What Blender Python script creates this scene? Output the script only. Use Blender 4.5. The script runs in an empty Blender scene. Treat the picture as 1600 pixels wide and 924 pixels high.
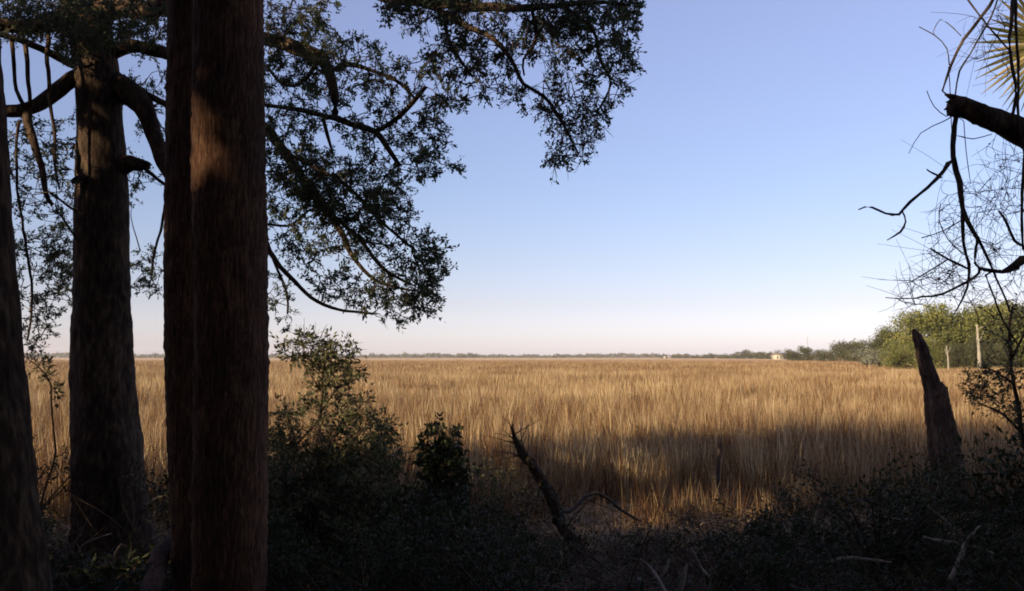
import bpy, math, random
import numpy as np
from mathutils import Vector
random.seed(7); RNG = np.random.default_rng(7)
SC = bpy.context.scene
COL = SC.collection

# ---------------------------------------------------------------- camera
F = 1386.0; CAMH = 1.6; PITCH = math.atan(96 / F)
cam_d = bpy.data.cameras.new("camera"); cam = bpy.data.objects.new("camera", cam_d); COL.objects.link(cam)
cam_d.sensor_width = 36; cam_d.lens = 36 * F / 1600; cam_d.clip_end = 20000; cam_d.clip_start = 0.05
cam.location = (0, 0, CAMH); cam.rotation_euler = (math.pi / 2 + PITCH, 0, 0)
SC.camera = cam
# ---------------------------------------------------------------- world and sun
SUN_EL = 20.0; SUN_AZ = 228.0      # degrees, azimuth clockwise from +Y (behind the camera, to the left)
w = bpy.data.worlds.new("World"); SC.world = w; w.use_nodes = True
nt = w.node_tree; nt.nodes.clear()
sky = nt.nodes.new("ShaderNodeTexSky"); sky.sky_type = 'NISHITA'; sky.sun_disc = False
sky.sun_elevation = math.radians(SUN_EL); sky.sun_rotation = math.radians(SUN_AZ)
sky.air_density = 1.0; sky.dust_density = 0.6; sky.ozone_density = 1.6
bg = nt.nodes.new("ShaderNodeBackground"); bg.inputs[1].default_value = 0.112
wo = nt.nodes.new("ShaderNodeOutputWorld")
tc = nt.nodes.new("ShaderNodeTexCoord"); sp = nt.nodes.new("ShaderNodeSeparateXYZ")
rp = nt.nodes.new("ShaderNodeValToRGB"); mx = nt.nodes.new("ShaderNodeMix"); mx.data_type = 'RGBA'; mx.blend_type = 'MULTIPLY'
mx.inputs[0].default_value = 1.0
e = rp.color_ramp.elements
e[0].position = 0.0; e[0].color = (0.93, 0.94, 1.45, 1)
e[1].position = 0.5; e[1].color = (1.36, 1.04, 1.14, 1)
for p_, c_ in ((0.06, (0.865, 0.755, 0.98, 1)), (0.11, (0.89, 0.77, 0.92, 1)), (0.2, (0.98, 0.85, 0.97, 1)), (.37, (1.33, 1.03, 1.14, 1))):
    q = e.new(p_); q.color = c_
nt.links.new(tc.outputs['Generated'], sp.inputs[0]); nt.links.new(sp.outputs[2], rp.inputs[0])
nt.links.new(sky.outputs[0], mx.inputs[6]); nt.links.new(rp.outputs[0], mx.inputs[7])
nt.links.new(mx.outputs[2], bg.inputs[0]); nt.links.new(bg.outputs[0], wo.inputs[0])
sl = bpy.data.lights.new("sun", 'SUN'); sl.energy = 4.5; sl.angle = math.radians(0.5); sl.color = (1.0, 0.83, 0.57)
so = bpy.data.objects.new("sun", sl); COL.objects.link(so)
az, el = math.radians(SUN_AZ), math.radians(SUN_EL)
SUN = Vector((math.sin(az) * math.cos(el), math.cos(az) * math.cos(el), math.sin(el)))
so.rotation_euler = SUN.to_track_quat('Z', 'Y').to_euler(); so.location = (0, 0, 30)
SC.view_settings.view_transform = 'Standard'; SC.view_settings.look = 'None'
SC.view_settings.exposure = 0.6; SC.view_settings.gamma = 1
SC.cycles.max_bounces = 6; SC.cycles.transparent_max_bounces = 8; SC.cycles.volume_bounces = 1
try: SC.cycles.filter_width = 1.8
except Exception: pass

# ---------------------------------------------------------------- helpers
def P(px, py, d):
    """world point seen at photograph pixel (px, py) at distance d ahead"""
    u = (px - 800) / F; v = (462 - py) / F
    x, y, z = u, math.cos(PITCH) - v * math.sin(PITCH), math.sin(PITCH) + v * math.cos(PITCH)
    return np.array((x * d / y, d, CAMH + z * d / y))

def gz(x, y):
    """ground height: a wooded bank that drops to the flat marsh"""
    t = np.clip((np.asarray(y, float) - 4.0) / 7.0, 0, 1); s = t * t * (3 - 2 * t)
    b = 0.05 * np.sin(np.asarray(x) * 1.7 + 1) * np.cos(np.asarray(y) * 1.3) + 0.03 * np.sin(np.asarray(x) * 4.1 + np.asarray(y) * 3.3)
    return -0.6 * s + b * (1 - s * 0.7)

def mesh_np(name, verts, faces, mats, attrs=None, mat_idx=None, smooth=False):
    me = bpy.data.meshes.new(name)
    verts = np.asarray(verts, np.float32); faces = [np.asarray(f, np.int32) for f in (faces if isinstance(faces, list) else [faces]) if len(f)]
    me.vertices.add(len(verts)); me.vertices.foreach_set("co", verts.ravel())
    nl = sum(f.size for f in faces); nf = sum(len(f) for f in faces)
    me.loops.add(nl); me.polygons.add(nf)
    me.loops.foreach_set("vertex_index", np.concatenate([f.ravel() for f in faces]))
    tot = np.concatenate([np.full(len(f), f.shape[1], np.int32) for f in faces])
    st = np.concatenate([[0], np.cumsum(tot)[:-1]]).astype(np.int32)
    me.polygons.foreach_set("loop_start", st); me.polygons.foreach_set("loop_total", tot)
    if smooth: me.polygons.foreach_set("use_smooth", np.ones(nf, bool))
    for k, a in (attrs or {}).items():
        at = me.attributes.new(k, 'FLOAT', 'POINT'); at.data.foreach_set("value", np.asarray(a, np.float32))
    for m in (mats if isinstance(mats, (list, tuple)) else [mats]): me.materials.append(m)
    me.update(calc_edges=True)
    return me

def link(name, me, parent=None, **props):
    o = bpy.data.objects.new(name, me); COL.objects.link(o)
    if parent is not None: o.parent = parent
    for k, v in props.items(): o[k] = v
    return o

def thing(name, label, cat, loc=(0, 0, 0), group=None):
    o = bpy.data.objects.new(name, None); COL.objects.link(o); o.location = loc; o.empty_display_size = 0.2
    o['label'] = label; o['category'] = cat
    if group: o['group'] = group
    return o

class Geo:
    def __init__(s): s.v = []; s.q = []; s.t = []; s.a = []; s.n = 0
    def add(s, v, q=None, t=None, tone=0.5):
        v = np.asarray(v, float)
        if q is not None and len(q): s.q.append(np.asarray(q) + s.n)
        if t is not None and len(t): s.t.append(np.asarray(t) + s.n)
        s.v.append(v); s.a.append(np.full(len(v), tone) if np.isscalar(tone) else np.asarray(tone)); s.n += len(v)
    def mesh(s, name, mat, origin=(0, 0, 0), smooth=False):
        f = []
        if s.q: f.append(np.concatenate(s.q))
        if s.t: f.append(np.concatenate(s.t))
        return mesh_np(name, np.concatenate(s.v) - np.asarray(origin, float), f, mat, {'tone': np.concatenate(s.a)}, smooth=smooth)

def frames(pts):
    t = np.gradient(pts, axis=0); t /= np.linalg.norm(t, axis=1)[:, None] + 1e-9
    up = np.array((0, 0, 1.0)) if abs(t[0][2]) < 0.8 else np.array((1.0, 0, 0))
    a = np.cross(t, up); a /= np.linalg.norm(a, axis=1)[:, None] + 1e-9
    b = np.cross(t, a)
    return a, b

def tube(g, pts, rad, sides=6, rough=0.0, tone=0.5, cap=True):
    pts = np.asarray(pts, float); rad = np.asarray(rad, float); n = len(pts)
    a, b = frames(pts)
    th = np.linspace(0, 2 * np.pi, sides, endpoint=False)
    r = rad[:, None] * (1 + rough * RNG.uniform(-1, 1, (n, sides)))
    v = pts[:, None, :] + r[..., None] * (np.cos(th)[None, :, None] * a[:, None, :] + np.sin(th)[None, :, None] * b[:, None, :])
    i = np.arange(n - 1)[:, None] * sides; j = np.arange(sides)[None, :]; k = (j + 1) % sides
    q = np.stack([i + j, i + k, i + sides + k, i + sides + j], -1).reshape(-1, 4)
    v = v.reshape(-1, 3); t = None
    if cap:
        v = np.vstack([v, pts[0], pts[-1]]); c0, c1 = n * sides, n * sides + 1; j = np.arange(sides); k = (j + 1) % sides
        t = np.vstack([np.stack([np.full(sides, c0), k, j], 1), np.stack([np.full(sides, c1), (n - 1) * sides + j, (n - 1) * sides + k], 1)])
    g.add(v, q, t, tone)

def smooth_path(pts, rad, step=0.08, wob=0.0):
    """Catmull-Rom through pts with a little wobble"""
    pts = np.asarray(pts, float); rad = np.asarray(rad, float)
    if len(pts) == 2: pts = np.vstack([pts[0], pts.mean(0), pts[1]]); rad = np.array([rad[0], rad.mean(), rad[1]])
    p = np.vstack([2 * pts[0] - pts[1], pts, 2 * pts[-1] - pts[-2]]); out = []; ro = []
    for i in range(1, len(p) - 2):
        L = np.linalg.norm(p[i + 1] - p[i]); n = max(2, int(L / step))
        for t in np.linspace(0, 1, n, endpoint=False):
            out.append(0.5 * ((2 * p[i]) + (-p[i - 1] + p[i + 1]) * t + (2 * p[i - 1] - 5 * p[i] + 4 * p[i + 1] - p[i + 2]) * t * t + (-p[i - 1] + 3 * p[i] - 3 * p[i + 1] + p[i + 2]) * t ** 3))
            ro.append(rad[i - 1] * (1 - t) + rad[i] * t)
    out.append(pts[-1]); ro.append(rad[-1]); out = np.array(out); ro = np.array(ro)
    if wob:
        w_ = RNG.normal(0, 1, out.shape); w_[0] = 0
        for _ in range(2): w_[1:-1] = (w_[:-2] + w_[1:-1] + w_[2:]) / 3
        out = out + w_ * wob
    return out, ro

# gaps in the surrounding foliage, each on the sun's line to a spot that the photograph shows sunlit
GAPS = [(P(*a), r) for a, r in [((308, 225, 4.2), .17), ((328, 258, 4.2), .15), ((352, 275, 4.2), .1), ((306, 190, 4.2), .14), ((304, 150, 4.2), .13), ((312, 275, 4.2), .14),
    ((135, 215, 7.6), .13), ((140, 250, 7.6), .12), ((130, 180, 7.6), .08), ((105, 790, 5.8), .2), ((118, 850, 5.6), .2), ((95, 880, 5.4), .15), ((250, 790, 6.6), .2), ((252, 770, 6.8), .2),
    ((925, 762, 10), .2), ((985, 772, 10), .2), ((1045, 762, 10), .18), ((1120, 768, 10), .2), ((1190, 785, 9.8), .16), ((1235, 800, 9.6), .12), ((935, 812, 9.2), .18), ((890, 785, 9.4), .1), ((990, 815, 9.2), .1), ((430, 740, 6.4), .1), ((560, 690, 6.5), .25), ((440, 620, 6.5), .25),
    ((560, 50, 7), .2), ((680, 95, 6.4), .25), ((690, 40, 6.5), .22), ((480, 30, 7), .2), ((505, 265, 7.2), .25), ((545, 390, 7.1), .2), ((720, 10, 6.4), .25), ((20, 40, 7.3), .22), ((70, 60, 7.4), .16), ((60, 260, 7.5), .2), ((800, 20, 6.3), .2),
    ((1560, 60, 5.1), .3), ((1590, 100, 5.1), .22), ((1580, 30, 5.1), .25), ((460, 540, 6.5), .5), ((520, 560, 6.5), .5), ((500, 610, 6.5), .4), ((580, 680, 6.4), .2), ((620, 150, 7), .2), ((440, 80, 7.2), .2), ((660, 60, 6.6), .3), ((500, 380, 7.2), .2), ((760, 60, 6.4), .2), ((900, 110, 6.2), .2), ((30, 300, 8), .3), ((45, 230, 7.6), .2), ((200, 20, 7.6), .2), ((60, 480, 8.8), .4), ((90, 400, 8.8), .3), ((620, 460, 7), .2), ((780, 10, 6.3), .25), ((230, 430, 8.6), .3), ((450, 480, 8.4), .3), ((1450, 600, 9.8), .25), ((1438, 560, 9.8), .25), ((1452, 650, 9.8), .2), ((575, 640, 6.5), .2), ((100, 610, 5.9), .15), ((675, 760, 6.9), .08), ((735, 750, 6.9), .08), ((870, 730, 7.6), .06), ((1440, 500, 4.4), .05)]]
def clear_gaps(c):
    c = np.asarray(c, float); keep = np.ones(len(c), bool); s = np.array(SUN)
    for T, r in GAPS:
        d = c - T; t = d @ s; dist = np.linalg.norm(d - t[:, None] * s, axis=1); keep &= ~((t > 1.0) & (dist < r + .05))
    return c[keep]
def unit(v): return v / (np.linalg.norm(v, axis=-1, keepdims=True) + 1e-9)

def leaves(g, c, L, W, axis=None, spread=1.0, tone=None, up=0.3, gaps=False):
    c = clear_gaps(c) if gaps else np.asarray(c, float); n = len(c)
    if n == 0: return
    a = RNG.normal(0, 1, (n, 3)) * spread
    if axis is not None: a = a + np.asarray(axis)
    a = unit(a); nn = RNG.normal(0, 1, (n, 3)); nn[:, 2] += up * 3
    b = unit(np.cross(a, nn)); nn = np.cross(a, b)
    l = (np.asarray(L) * RNG.uniform(0.45, 1.4, n))[:, None]; w_ = (np.asarray(W) * RNG.uniform(0.7, 1.2, n))[:, None]
    v = np.stack([c, c + a * l * 0.45 + b * w_ / 2 + nn * w_ * .12, c + a * l, c + a * l * 0.45 - b * w_ / 2 + nn * w_ * .12], 1)
    i = np.arange(n)[:, None] * 4
    if tone is None: tone = RNG.uniform(0, 1, n)
    g.add(v.reshape(-1, 3), np.hstack([i, i + 1, i + 2, i + 3]), None, np.repeat(tone, 4))

def in_poly(x, y, poly):
    r = False; j = len(poly) - 1
    for i in range(len(poly)):
        xi, yi = poly[i]; xj, yj = poly[j]
        if (yi > y) != (yj > y) and x < (xj - xi) * (y - yi) / (yj - yi) + xi: r = not r
        j = i
    return r
def sample_poly(poly, n, d0, d1, holes=()):
    xs = [p[0] for p in poly]; ys = [p[1] for p in poly]; out = []
    while len(out) < n:
        x = random.uniform(min(xs), max(xs)); y = random.uniform(min(ys), max(ys))
        if in_poly(x, y, poly) and not any(((x - h[0]) / h[2]) ** 2 + ((y - h[1]) / h[3]) ** 2 < 1 for h in holes):
            out.append(P(x, y, random.uniform(d0, d1)))
    return np.array(out)

# ---------------------------------------------------------------- materials
def new_mat(name):
    m = bpy.data.materials.new(name); m.use_nodes = True; t = m.node_tree; t.nodes.clear(); return m, t
def ramp(t, cols):
    r = t.nodes.new("ShaderNodeValToRGB"); el = r.color_ramp.elements
    el[0].position = cols[0][0]; el[0].color = (*cols[0][1], 1); el[1].position = cols[-1][0]; el[1].color = (*cols[-1][1], 1)
    for p, c in cols[1:-1]: q = el.new(p); q.color = (*c, 1)
    return r
def leaf_mat(name, cols, trans=0.3, patch=None):
    m, t = new_mat(name); at = t.nodes.new("ShaderNodeAttribute"); at.attribute_name = 'tone'
    r = ramp(t, cols); t.links.new(at.outputs['Fac'], r.inputs[0]); col = r.outputs[0]
    if patch:   # broad colour patches over the plants
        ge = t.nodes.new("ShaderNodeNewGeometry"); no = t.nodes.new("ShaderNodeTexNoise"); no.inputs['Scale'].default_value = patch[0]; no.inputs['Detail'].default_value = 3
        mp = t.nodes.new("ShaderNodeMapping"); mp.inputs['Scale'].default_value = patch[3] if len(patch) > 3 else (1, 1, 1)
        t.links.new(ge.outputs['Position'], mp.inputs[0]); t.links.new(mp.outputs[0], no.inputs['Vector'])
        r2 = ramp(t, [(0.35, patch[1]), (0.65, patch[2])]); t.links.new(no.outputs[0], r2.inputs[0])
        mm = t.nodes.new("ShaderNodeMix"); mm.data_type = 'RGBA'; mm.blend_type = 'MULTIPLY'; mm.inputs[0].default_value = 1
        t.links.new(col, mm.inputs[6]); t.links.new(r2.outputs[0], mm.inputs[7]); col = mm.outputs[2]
    d = t.nodes.new("ShaderNodeBsdfPrincipled"); d.inputs['Roughness'].default_value = 0.6; d.inputs['Specular IOR Level'].default_value = 0.25
    tr = t.nodes.new("ShaderNodeBsdfTranslucent"); ms = t.nodes.new("ShaderNodeMixShader"); ms.inputs[0].default_value = trans
    o = t.nodes.new("ShaderNodeOutputMaterial")
    t.links.new(col, d.inputs['Base Color']); t.links.new(col, tr.inputs[0])
    t.links.new(d.outputs[0], ms.inputs[1]); t.links.new(tr.outputs[0], ms.inputs[2]); t.links.new(ms.outputs[0], o.inputs[0])
    return m
def rough_mat(name, cols, scale=8, stretch=(1, 1, 1), bump=0.4, bdist=0.01, rough=0.9, scale2=None):
    m, t = new_mat(name); ge = t.nodes.new("ShaderNodeTexCoord"); mp = t.nodes.new("ShaderNodeMapping"); mp.inputs['Scale'].default_value = stretch
    no = t.nodes.new("ShaderNodeTexNoise"); no.inputs['Scale'].default_value = scale; no.inputs['Detail'].default_value = 8; no.inputs['Roughness'].default_value = .65
    t.links.new(ge.outputs['Object'], mp.inputs[0]); t.links.new(mp.outputs[0], no.inputs['Vector'])
    r = ramp(t, cols); t.links.new(no.outputs[0], r.inputs[0]); col = r.outputs[0]
    if scale2:
        n2 = t.nodes.new("ShaderNodeTexNoise"); n2.inputs['Scale'].default_value = scale2; n2.inputs['Detail'].default_value = 4
        t.links.new(ge.outputs['Object'], n2.inputs['Vector'])
        r2 = ramp(t, [(0.35, (.6, .6, .6)), (.65, (1.15, 1.1, 1.05))]); t.links.new(n2.outputs[0], r2.inputs[0])
        mm = t.nodes.new("ShaderNodeMix"); mm.data_type = 'RGBA'; mm.blend_type = 'MULTIPLY'; mm.inputs[0].default_value = 1
        t.links.new(col, mm.inputs[6]); t.links.new(r2.outputs[0], mm.inputs[7]); col = mm.outputs[2]
    d = t.nodes.new("ShaderNodeBsdfPrincipled"); d.inputs['Roughness'].default_value = rough; d.inputs['Specular IOR Level'].default_value = 0.15
    bu = t.nodes.new("ShaderNodeBump"); bu.inputs['Strength'].default_value = bump; bu.inputs['Distance'].default_value = bdist
    t.links.new(no.outputs[0], bu.inputs['Height']); t.links.new(bu.outputs[0], d.inputs['Normal'])
    o = t.nodes.new("ShaderNodeOutputMaterial"); t.links.new(col, d.inputs['Base Color']); t.links.new(d.outputs[0], o.inputs[0])
    return m

M_palm = rough_mat('palm_bark', [(0.3, (0.03, 0.014, 0.009)), (0.5, (0.12, 0.058, 0.034)), (0.7, (0.27, 0.15, 0.085))], 9, (9, 9, 1.0), 1.0, 0.02, scale2=2.5)
M_oakbark = rough_mat('oak_bark', [(0.3, (0.022, 0.013, 0.009)), (0.5, (0.07, 0.043, 0.028)), (0.68, (0.17, 0.115, 0.07))], 11, (3, 3, .8), 1.0, 0.02, scale2=3)
M_twig = rough_mat('twig_bark', [(0.3, (0.04, 0.029, 0.022)), (0.7, (0.15, 0.105, 0.075))], 30, (1, 1, 1), .5)
M_dead = rough_mat('dead_wood', [(0.3, (0.05, 0.03, 0.022)), (0.5, (0.11, 0.07, 0.05)), (0.7, (0.2, 0.13, 0.09))], 16, (4, 4, .8), 1.0, 0.015, scale2=4)
M_stick = rough_mat('bleached_wood', [(0.3, (0.13, 0.095, 0.068)), (0.7, (0.42, 0.33, 0.24))], 20, (1, 1, 1), .6)
M_oakleaf = leaf_mat('oak_leaf', [(0, (0.04, 0.055, 0.03)), (0.6, (0.085, 0.105, 0.045)), (0.88, (0.14, 0.15, 0.06)), (1, (0.24, 0.14, 0.06))], 0.38)
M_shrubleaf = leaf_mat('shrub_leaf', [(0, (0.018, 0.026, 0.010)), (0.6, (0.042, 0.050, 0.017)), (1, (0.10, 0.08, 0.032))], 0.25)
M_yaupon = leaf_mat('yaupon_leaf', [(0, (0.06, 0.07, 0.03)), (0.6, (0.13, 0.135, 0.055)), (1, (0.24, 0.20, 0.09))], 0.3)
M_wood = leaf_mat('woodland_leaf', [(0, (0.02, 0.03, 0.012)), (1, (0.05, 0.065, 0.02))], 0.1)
M_farleaf = leaf_mat('far_leaf', [(0, (0.05, 0.06, 0.016)), (0.5, (0.185, 0.19, 0.048)), (1, (0.35, 0.32, 0.09))], 0.25)
M_farleaf_dark = leaf_mat('far_dark_leaf', [(0, (0.04, 0.045, 0.018)), (0.6, (0.10, 0.10, 0.04)), (1, (0.18, 0.16, 0.065))], 0.2)
M_farleaf_pale = leaf_mat('far_pale_leaf', [(0, (0.12, 0.12, 0.08)), (1, (0.3, 0.29, 0.2))], 0.2)
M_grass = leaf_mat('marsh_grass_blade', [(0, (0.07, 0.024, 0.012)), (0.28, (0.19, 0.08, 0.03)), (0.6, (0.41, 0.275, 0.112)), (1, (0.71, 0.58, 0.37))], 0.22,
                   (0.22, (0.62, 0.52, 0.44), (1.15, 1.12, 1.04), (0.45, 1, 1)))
M_deadleaf = leaf_mat('dead_leaf', [(0, (0.035, 0.02, 0.011)), (1, (0.14, 0.085, 0.042))], 0.15)
M_palmleaf = leaf_mat('palm_leaf', [(0, (0.10, 0.10, 0.03)), (0.5, (0.26, 0.22, 0.08)), (1, (0.55, 0.42, 0.2))], 0.3)
M_ground = rough_mat('woodland_soil', [(0.3, (0.018, 0.013, 0.009)), (0.6, (0.05, 0.034, 0.02)), (0.8, (0.10, 0.068, 0.04))], 12, (1, 1, 1), 1.0, .03)
M_mud = rough_mat('marsh_mud', [(0.3, (0.06, 0.042, 0.026)), (0.7, (0.14, 0.095, 0.055))], 2, (1, 1, 1), .6, .03)

# ---------------------------------------------------------------- ground and marsh
def grid(xs, ys, zf):
    X, Y = np.meshgrid(xs, ys); Z = zf(X, Y); n, m_ = X.shape
    i = np.arange(n - 1)[:, None] * m_; j = np.arange(m_ - 1)[None, :]
    q = np.stack([i + j, i + j + 1, i + j + m_ + 1, i + j + m_], -1).reshape(-1, 4)
    return np.stack([X, Y, Z], -1).reshape(-1, 3), q
v, q = grid(np.linspace(-40, 40, 321), np.linspace(-30, 12, 211), gz)
link('ground', mesh_np('ground', v, q, M_ground, smooth=True), kind='structure')
ys = np.concatenate([np.linspace(11.5, 60, 60), np.geomspace(64, 7000, 30)])
v, q = grid(np.concatenate([-np.geomspace(6000, 42, 16), np.linspace(-40, 40, 60), np.geomspace(42, 6000, 16)]), ys,
            lambda X, Y: np.where(Y < 60, gz(X, Y), -0.6) - 0.004)
link('marsh_mud', mesh_np('marsh_mud', v, q, M_mud, smooth=True), kind='structure')

# ---------------------------------------------------------------- marsh grass
def blade_mesh(name, n, R, h0, h1, width, lean, bend, bias=0.0, droop=0.0):
    """one tuft of narrow rush blades, each a folded ribbon of three segments"""
    ang = RNG.uniform(0, 2 * np.pi, n); rr = R * np.sqrt(RNG.uniform(0, 1, n))
    base = np.stack([rr * np.cos(ang), rr * np.sin(ang), np.zeros(n) - 0.03], 1)
    H = RNG.uniform(h0, h1, n) * np.where(RNG.uniform(0, 1, n) < .3, RNG.uniform(.5, .9, n), 1)
    la = RNG.uniform(0, 2 * np.pi, n); ll = np.abs(RNG.normal(0, lean, n))
    ld = np.stack([np.cos(la), np.sin(la), np.zeros(n)], 1) * ll[:, None]
    bd = unit(ld + RNG.normal(0, .02, (n, 3)) * [1, 1, 0]) * (np.abs(RNG.normal(0, bend, n)))[:, None]
    fa = RNG.uniform(0, np.pi, n); sd = np.stack([np.cos(fa), np.sin(fa), np.zeros(n)], 1)
    W = width * RNG.uniform(.6, 1.3, n); tone0 = np.clip(RNG.normal(0.5, 0.33, n) + bias, 0, 1)
    V = []; T = []
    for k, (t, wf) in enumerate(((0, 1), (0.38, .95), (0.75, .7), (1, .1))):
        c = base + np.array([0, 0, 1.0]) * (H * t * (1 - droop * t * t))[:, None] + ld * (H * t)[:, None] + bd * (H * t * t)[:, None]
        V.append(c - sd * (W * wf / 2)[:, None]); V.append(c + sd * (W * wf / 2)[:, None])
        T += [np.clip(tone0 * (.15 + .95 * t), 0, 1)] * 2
    V = np.stack(V, 1); T = np.stack(T, 1); i = np.arange(n)[:, None] * 8
    q = np.concatenate([np.hstack([i, i + 1, i + 3, i + 2]) + 2 * k for k in range(3)])
    return mesh_np(name, V.reshape(-1, 3), q, M_grass, {'tone': T.ravel()})
def clump_collection(name, meshes):
    c = bpy.data.collections.new(name)
    for i, me in enumerate(meshes):
        o = bpy.data.objects.new('%s_%02d' % (name, i), me); c.objects.link(o)
    return c
def scatter(objname, pts, rot, scl, idx, coll, **props):
    me = bpy.data.meshes.new(objname); me.vertices.add(len(pts)); me.vertices.foreach_set('co', np.asarray(pts, np.float32).ravel())
    a = me.attributes.new('rot', 'FLOAT_VECTOR', 'POINT'); a.data.foreach_set('vector', np.asarray(rot, np.float32).ravel())
    a = me.attributes.new('scl', 'FLOAT_VECTOR', 'POINT'); a.data.foreach_set('vector', np.asarray(scl, np.float32).ravel())
    a = me.attributes.new('idx', 'INT', 'POINT'); a.data.foreach_set('value', np.asarray(idx, np.int32))
    ng = bpy.data.node_groups.new(objname, 'GeometryNodeTree')
    ng.interface.new_socket('Geometry', in_out='INPUT', socket_type='NodeSocketGeometry'); ng.interface.new_socket('Geometry', in_out='OUTPUT', socket_type='NodeSocketGeometry')
    N = ng.nodes; gi = N.new('NodeGroupInput'); go = N.new('NodeGroupOutput'); ip = N.new('GeometryNodeInstanceOnPoints'); ci = N.new('GeometryNodeCollectionInfo')
    ci.inputs[0].default_value = coll; ci.inputs['Separate Children'].default_value = True; ci.inputs['Reset Children'].default_value = True
    def na(nm, ty):
        n = N.new('GeometryNodeInputNamedAttribute'); n.data_type = ty; n.inputs[0].default_value = nm; return n.outputs[0]
    ng.links.new(gi.outputs[0], ip.inputs['Points']); ng.links.new(ci.outputs[0], ip.inputs['Instance']); ip.inputs['Pick Instance'].default_value = True
    ng.links.new(na('idx', 'INT'), ip.inputs['Instance Index']); ng.links.new(na('scl', 'FLOAT_VECTOR'), ip.inputs['Scale'])
    e2r = N.new('FunctionNodeEulerToRotation'); ng.links.new(na('rot', 'FLOAT_VECTOR'), e2r.inputs[0]); ng.links.new(e2r.outputs[0], ip.inputs['Rotation'])
    ng.links.new(ip.outputs[0], go.inputs[0])
    o = link(objname, me, None, **props); md = o.modifiers.new('scatter', 'NODES'); md.node_group = ng
    return o
mats_ = []
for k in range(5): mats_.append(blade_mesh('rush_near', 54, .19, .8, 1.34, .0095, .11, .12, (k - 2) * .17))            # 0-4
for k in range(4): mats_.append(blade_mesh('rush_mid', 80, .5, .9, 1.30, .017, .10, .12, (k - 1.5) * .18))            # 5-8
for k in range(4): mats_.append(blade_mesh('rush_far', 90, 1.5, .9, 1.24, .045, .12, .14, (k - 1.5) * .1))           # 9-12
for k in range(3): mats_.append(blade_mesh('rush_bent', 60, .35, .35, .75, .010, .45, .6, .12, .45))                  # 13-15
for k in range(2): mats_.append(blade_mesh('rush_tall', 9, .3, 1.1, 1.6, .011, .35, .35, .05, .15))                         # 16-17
rush = clump_collection('rush_tufts', mats_)
PT = []; RT = []; ST = []; IX = []
def put(n, d0, d1, i0, i1, smin, smax, margin, power=1.0, zf=None, xlim=None):
    d = np.sqrt(RNG.uniform(d0 ** 2, d1 ** 2, n)); x = RNG.uniform(-1, 1, n) * (d * .60 + margin)
    if xlim: x = RNG.uniform(xlim[0], xlim[1], n)
    z = gz(x, d) if zf is None else np.full(n, zf)
    hs = 0.93 + .09 * np.sin(x * .35 + 2) * np.cos(d * .27) + .05 * np.sin(x * .9 + d * .6)
    s = RNG.uniform(smin, smax, n) * hs * np.where(RNG.uniform(0, 1, n) < .12, 1.1, 1)
    PT.append(np.stack([x, d, z], 1)); RT.append(np.stack([RNG.normal(0, .04, n), RNG.normal(0, .04, n), RNG.uniform(0, 6.28, n)], 1))
    ST.append(np.stack([s * 1.0, s * 1.0, s], 1)); IX.append(RNG.integers(i0, i1 + 1, n))
put(8000, 11.3, 30, 0, 4, .74, 1.06, 4)
put(500, 9.4, 12.0, 0, 4, .4, .8, 3)
put(260, 9.6, 11.6, 0, 4, .75, 1, 3, xlim=(-9, .3))
put(300, 9.8, 11.6, 0, 4, .75, 1, 3, xlim=(4, 9))
put(1300, 8.3, 13.5, 13, 15, .8, 1.35, 3)
put(620, 8.6, 11.8, 13, 15, .8, 1.2, 3, xlim=(.2, 4.2))
put(900, 10.8, 30, 16, 17, .7, 1.0, 4)
put(17000, 28, 85, 5, 8, .82, 1.08, 6)
put(26000, 80, 330, 9, 12, .9, 1.06, 15, zf=-0.62)
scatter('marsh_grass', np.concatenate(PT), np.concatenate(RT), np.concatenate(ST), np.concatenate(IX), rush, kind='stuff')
# beyond, the tops of the grass close into one rough sheet
def topz(X, Y):
    return np.where(Y < 240, -0.3, 0.30) + RNG.uniform(-.10, .16, X.shape) * (Y >= 240)
m, t = new_mat('far_marsh_grass'); ge = t.nodes.new("ShaderNodeNewGeometry"); mp = t.nodes.new("ShaderNodeMapping"); mp.inputs['Scale'].default_value = (.003, .014, 1)
no = t.nodes.new("ShaderNodeTexNoise"); no.inputs['Scale'].default_value = 1; no.inputs['Detail'].default_value = 6
r = ramp(t, [(0.38, (0.26, 0.16, 0.09)), (0.5, (0.55, 0.38, 0.22)), (0.62, (0.68, 0.50, 0.32))]); d = t.nodes.new("ShaderNodeBsdfDiffuse"); o = t.nodes.new("ShaderNodeOutputMaterial")
t.links.new(ge.outputs['Position'], mp.inputs[0]); t.links.new(mp.outputs[0], no.inputs['Vector']); t.links.new(no.outputs[0], r.inputs[0]); t.links.new(r.outputs[0], d.inputs[0]); t.links.new(d.outputs[0], o.inputs[0])
M_fargrass = m
v, q = grid(np.linspace(-1, 1, 400), np.concatenate([[225], np.geomspace(245, 2600, 200)]), topz)
v[:, 0] *= v[:, 1] * .75
link('far_marsh_grass', mesh_np('far_marsh_grass', v, q, M_fargrass), kind='stuff')

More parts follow.
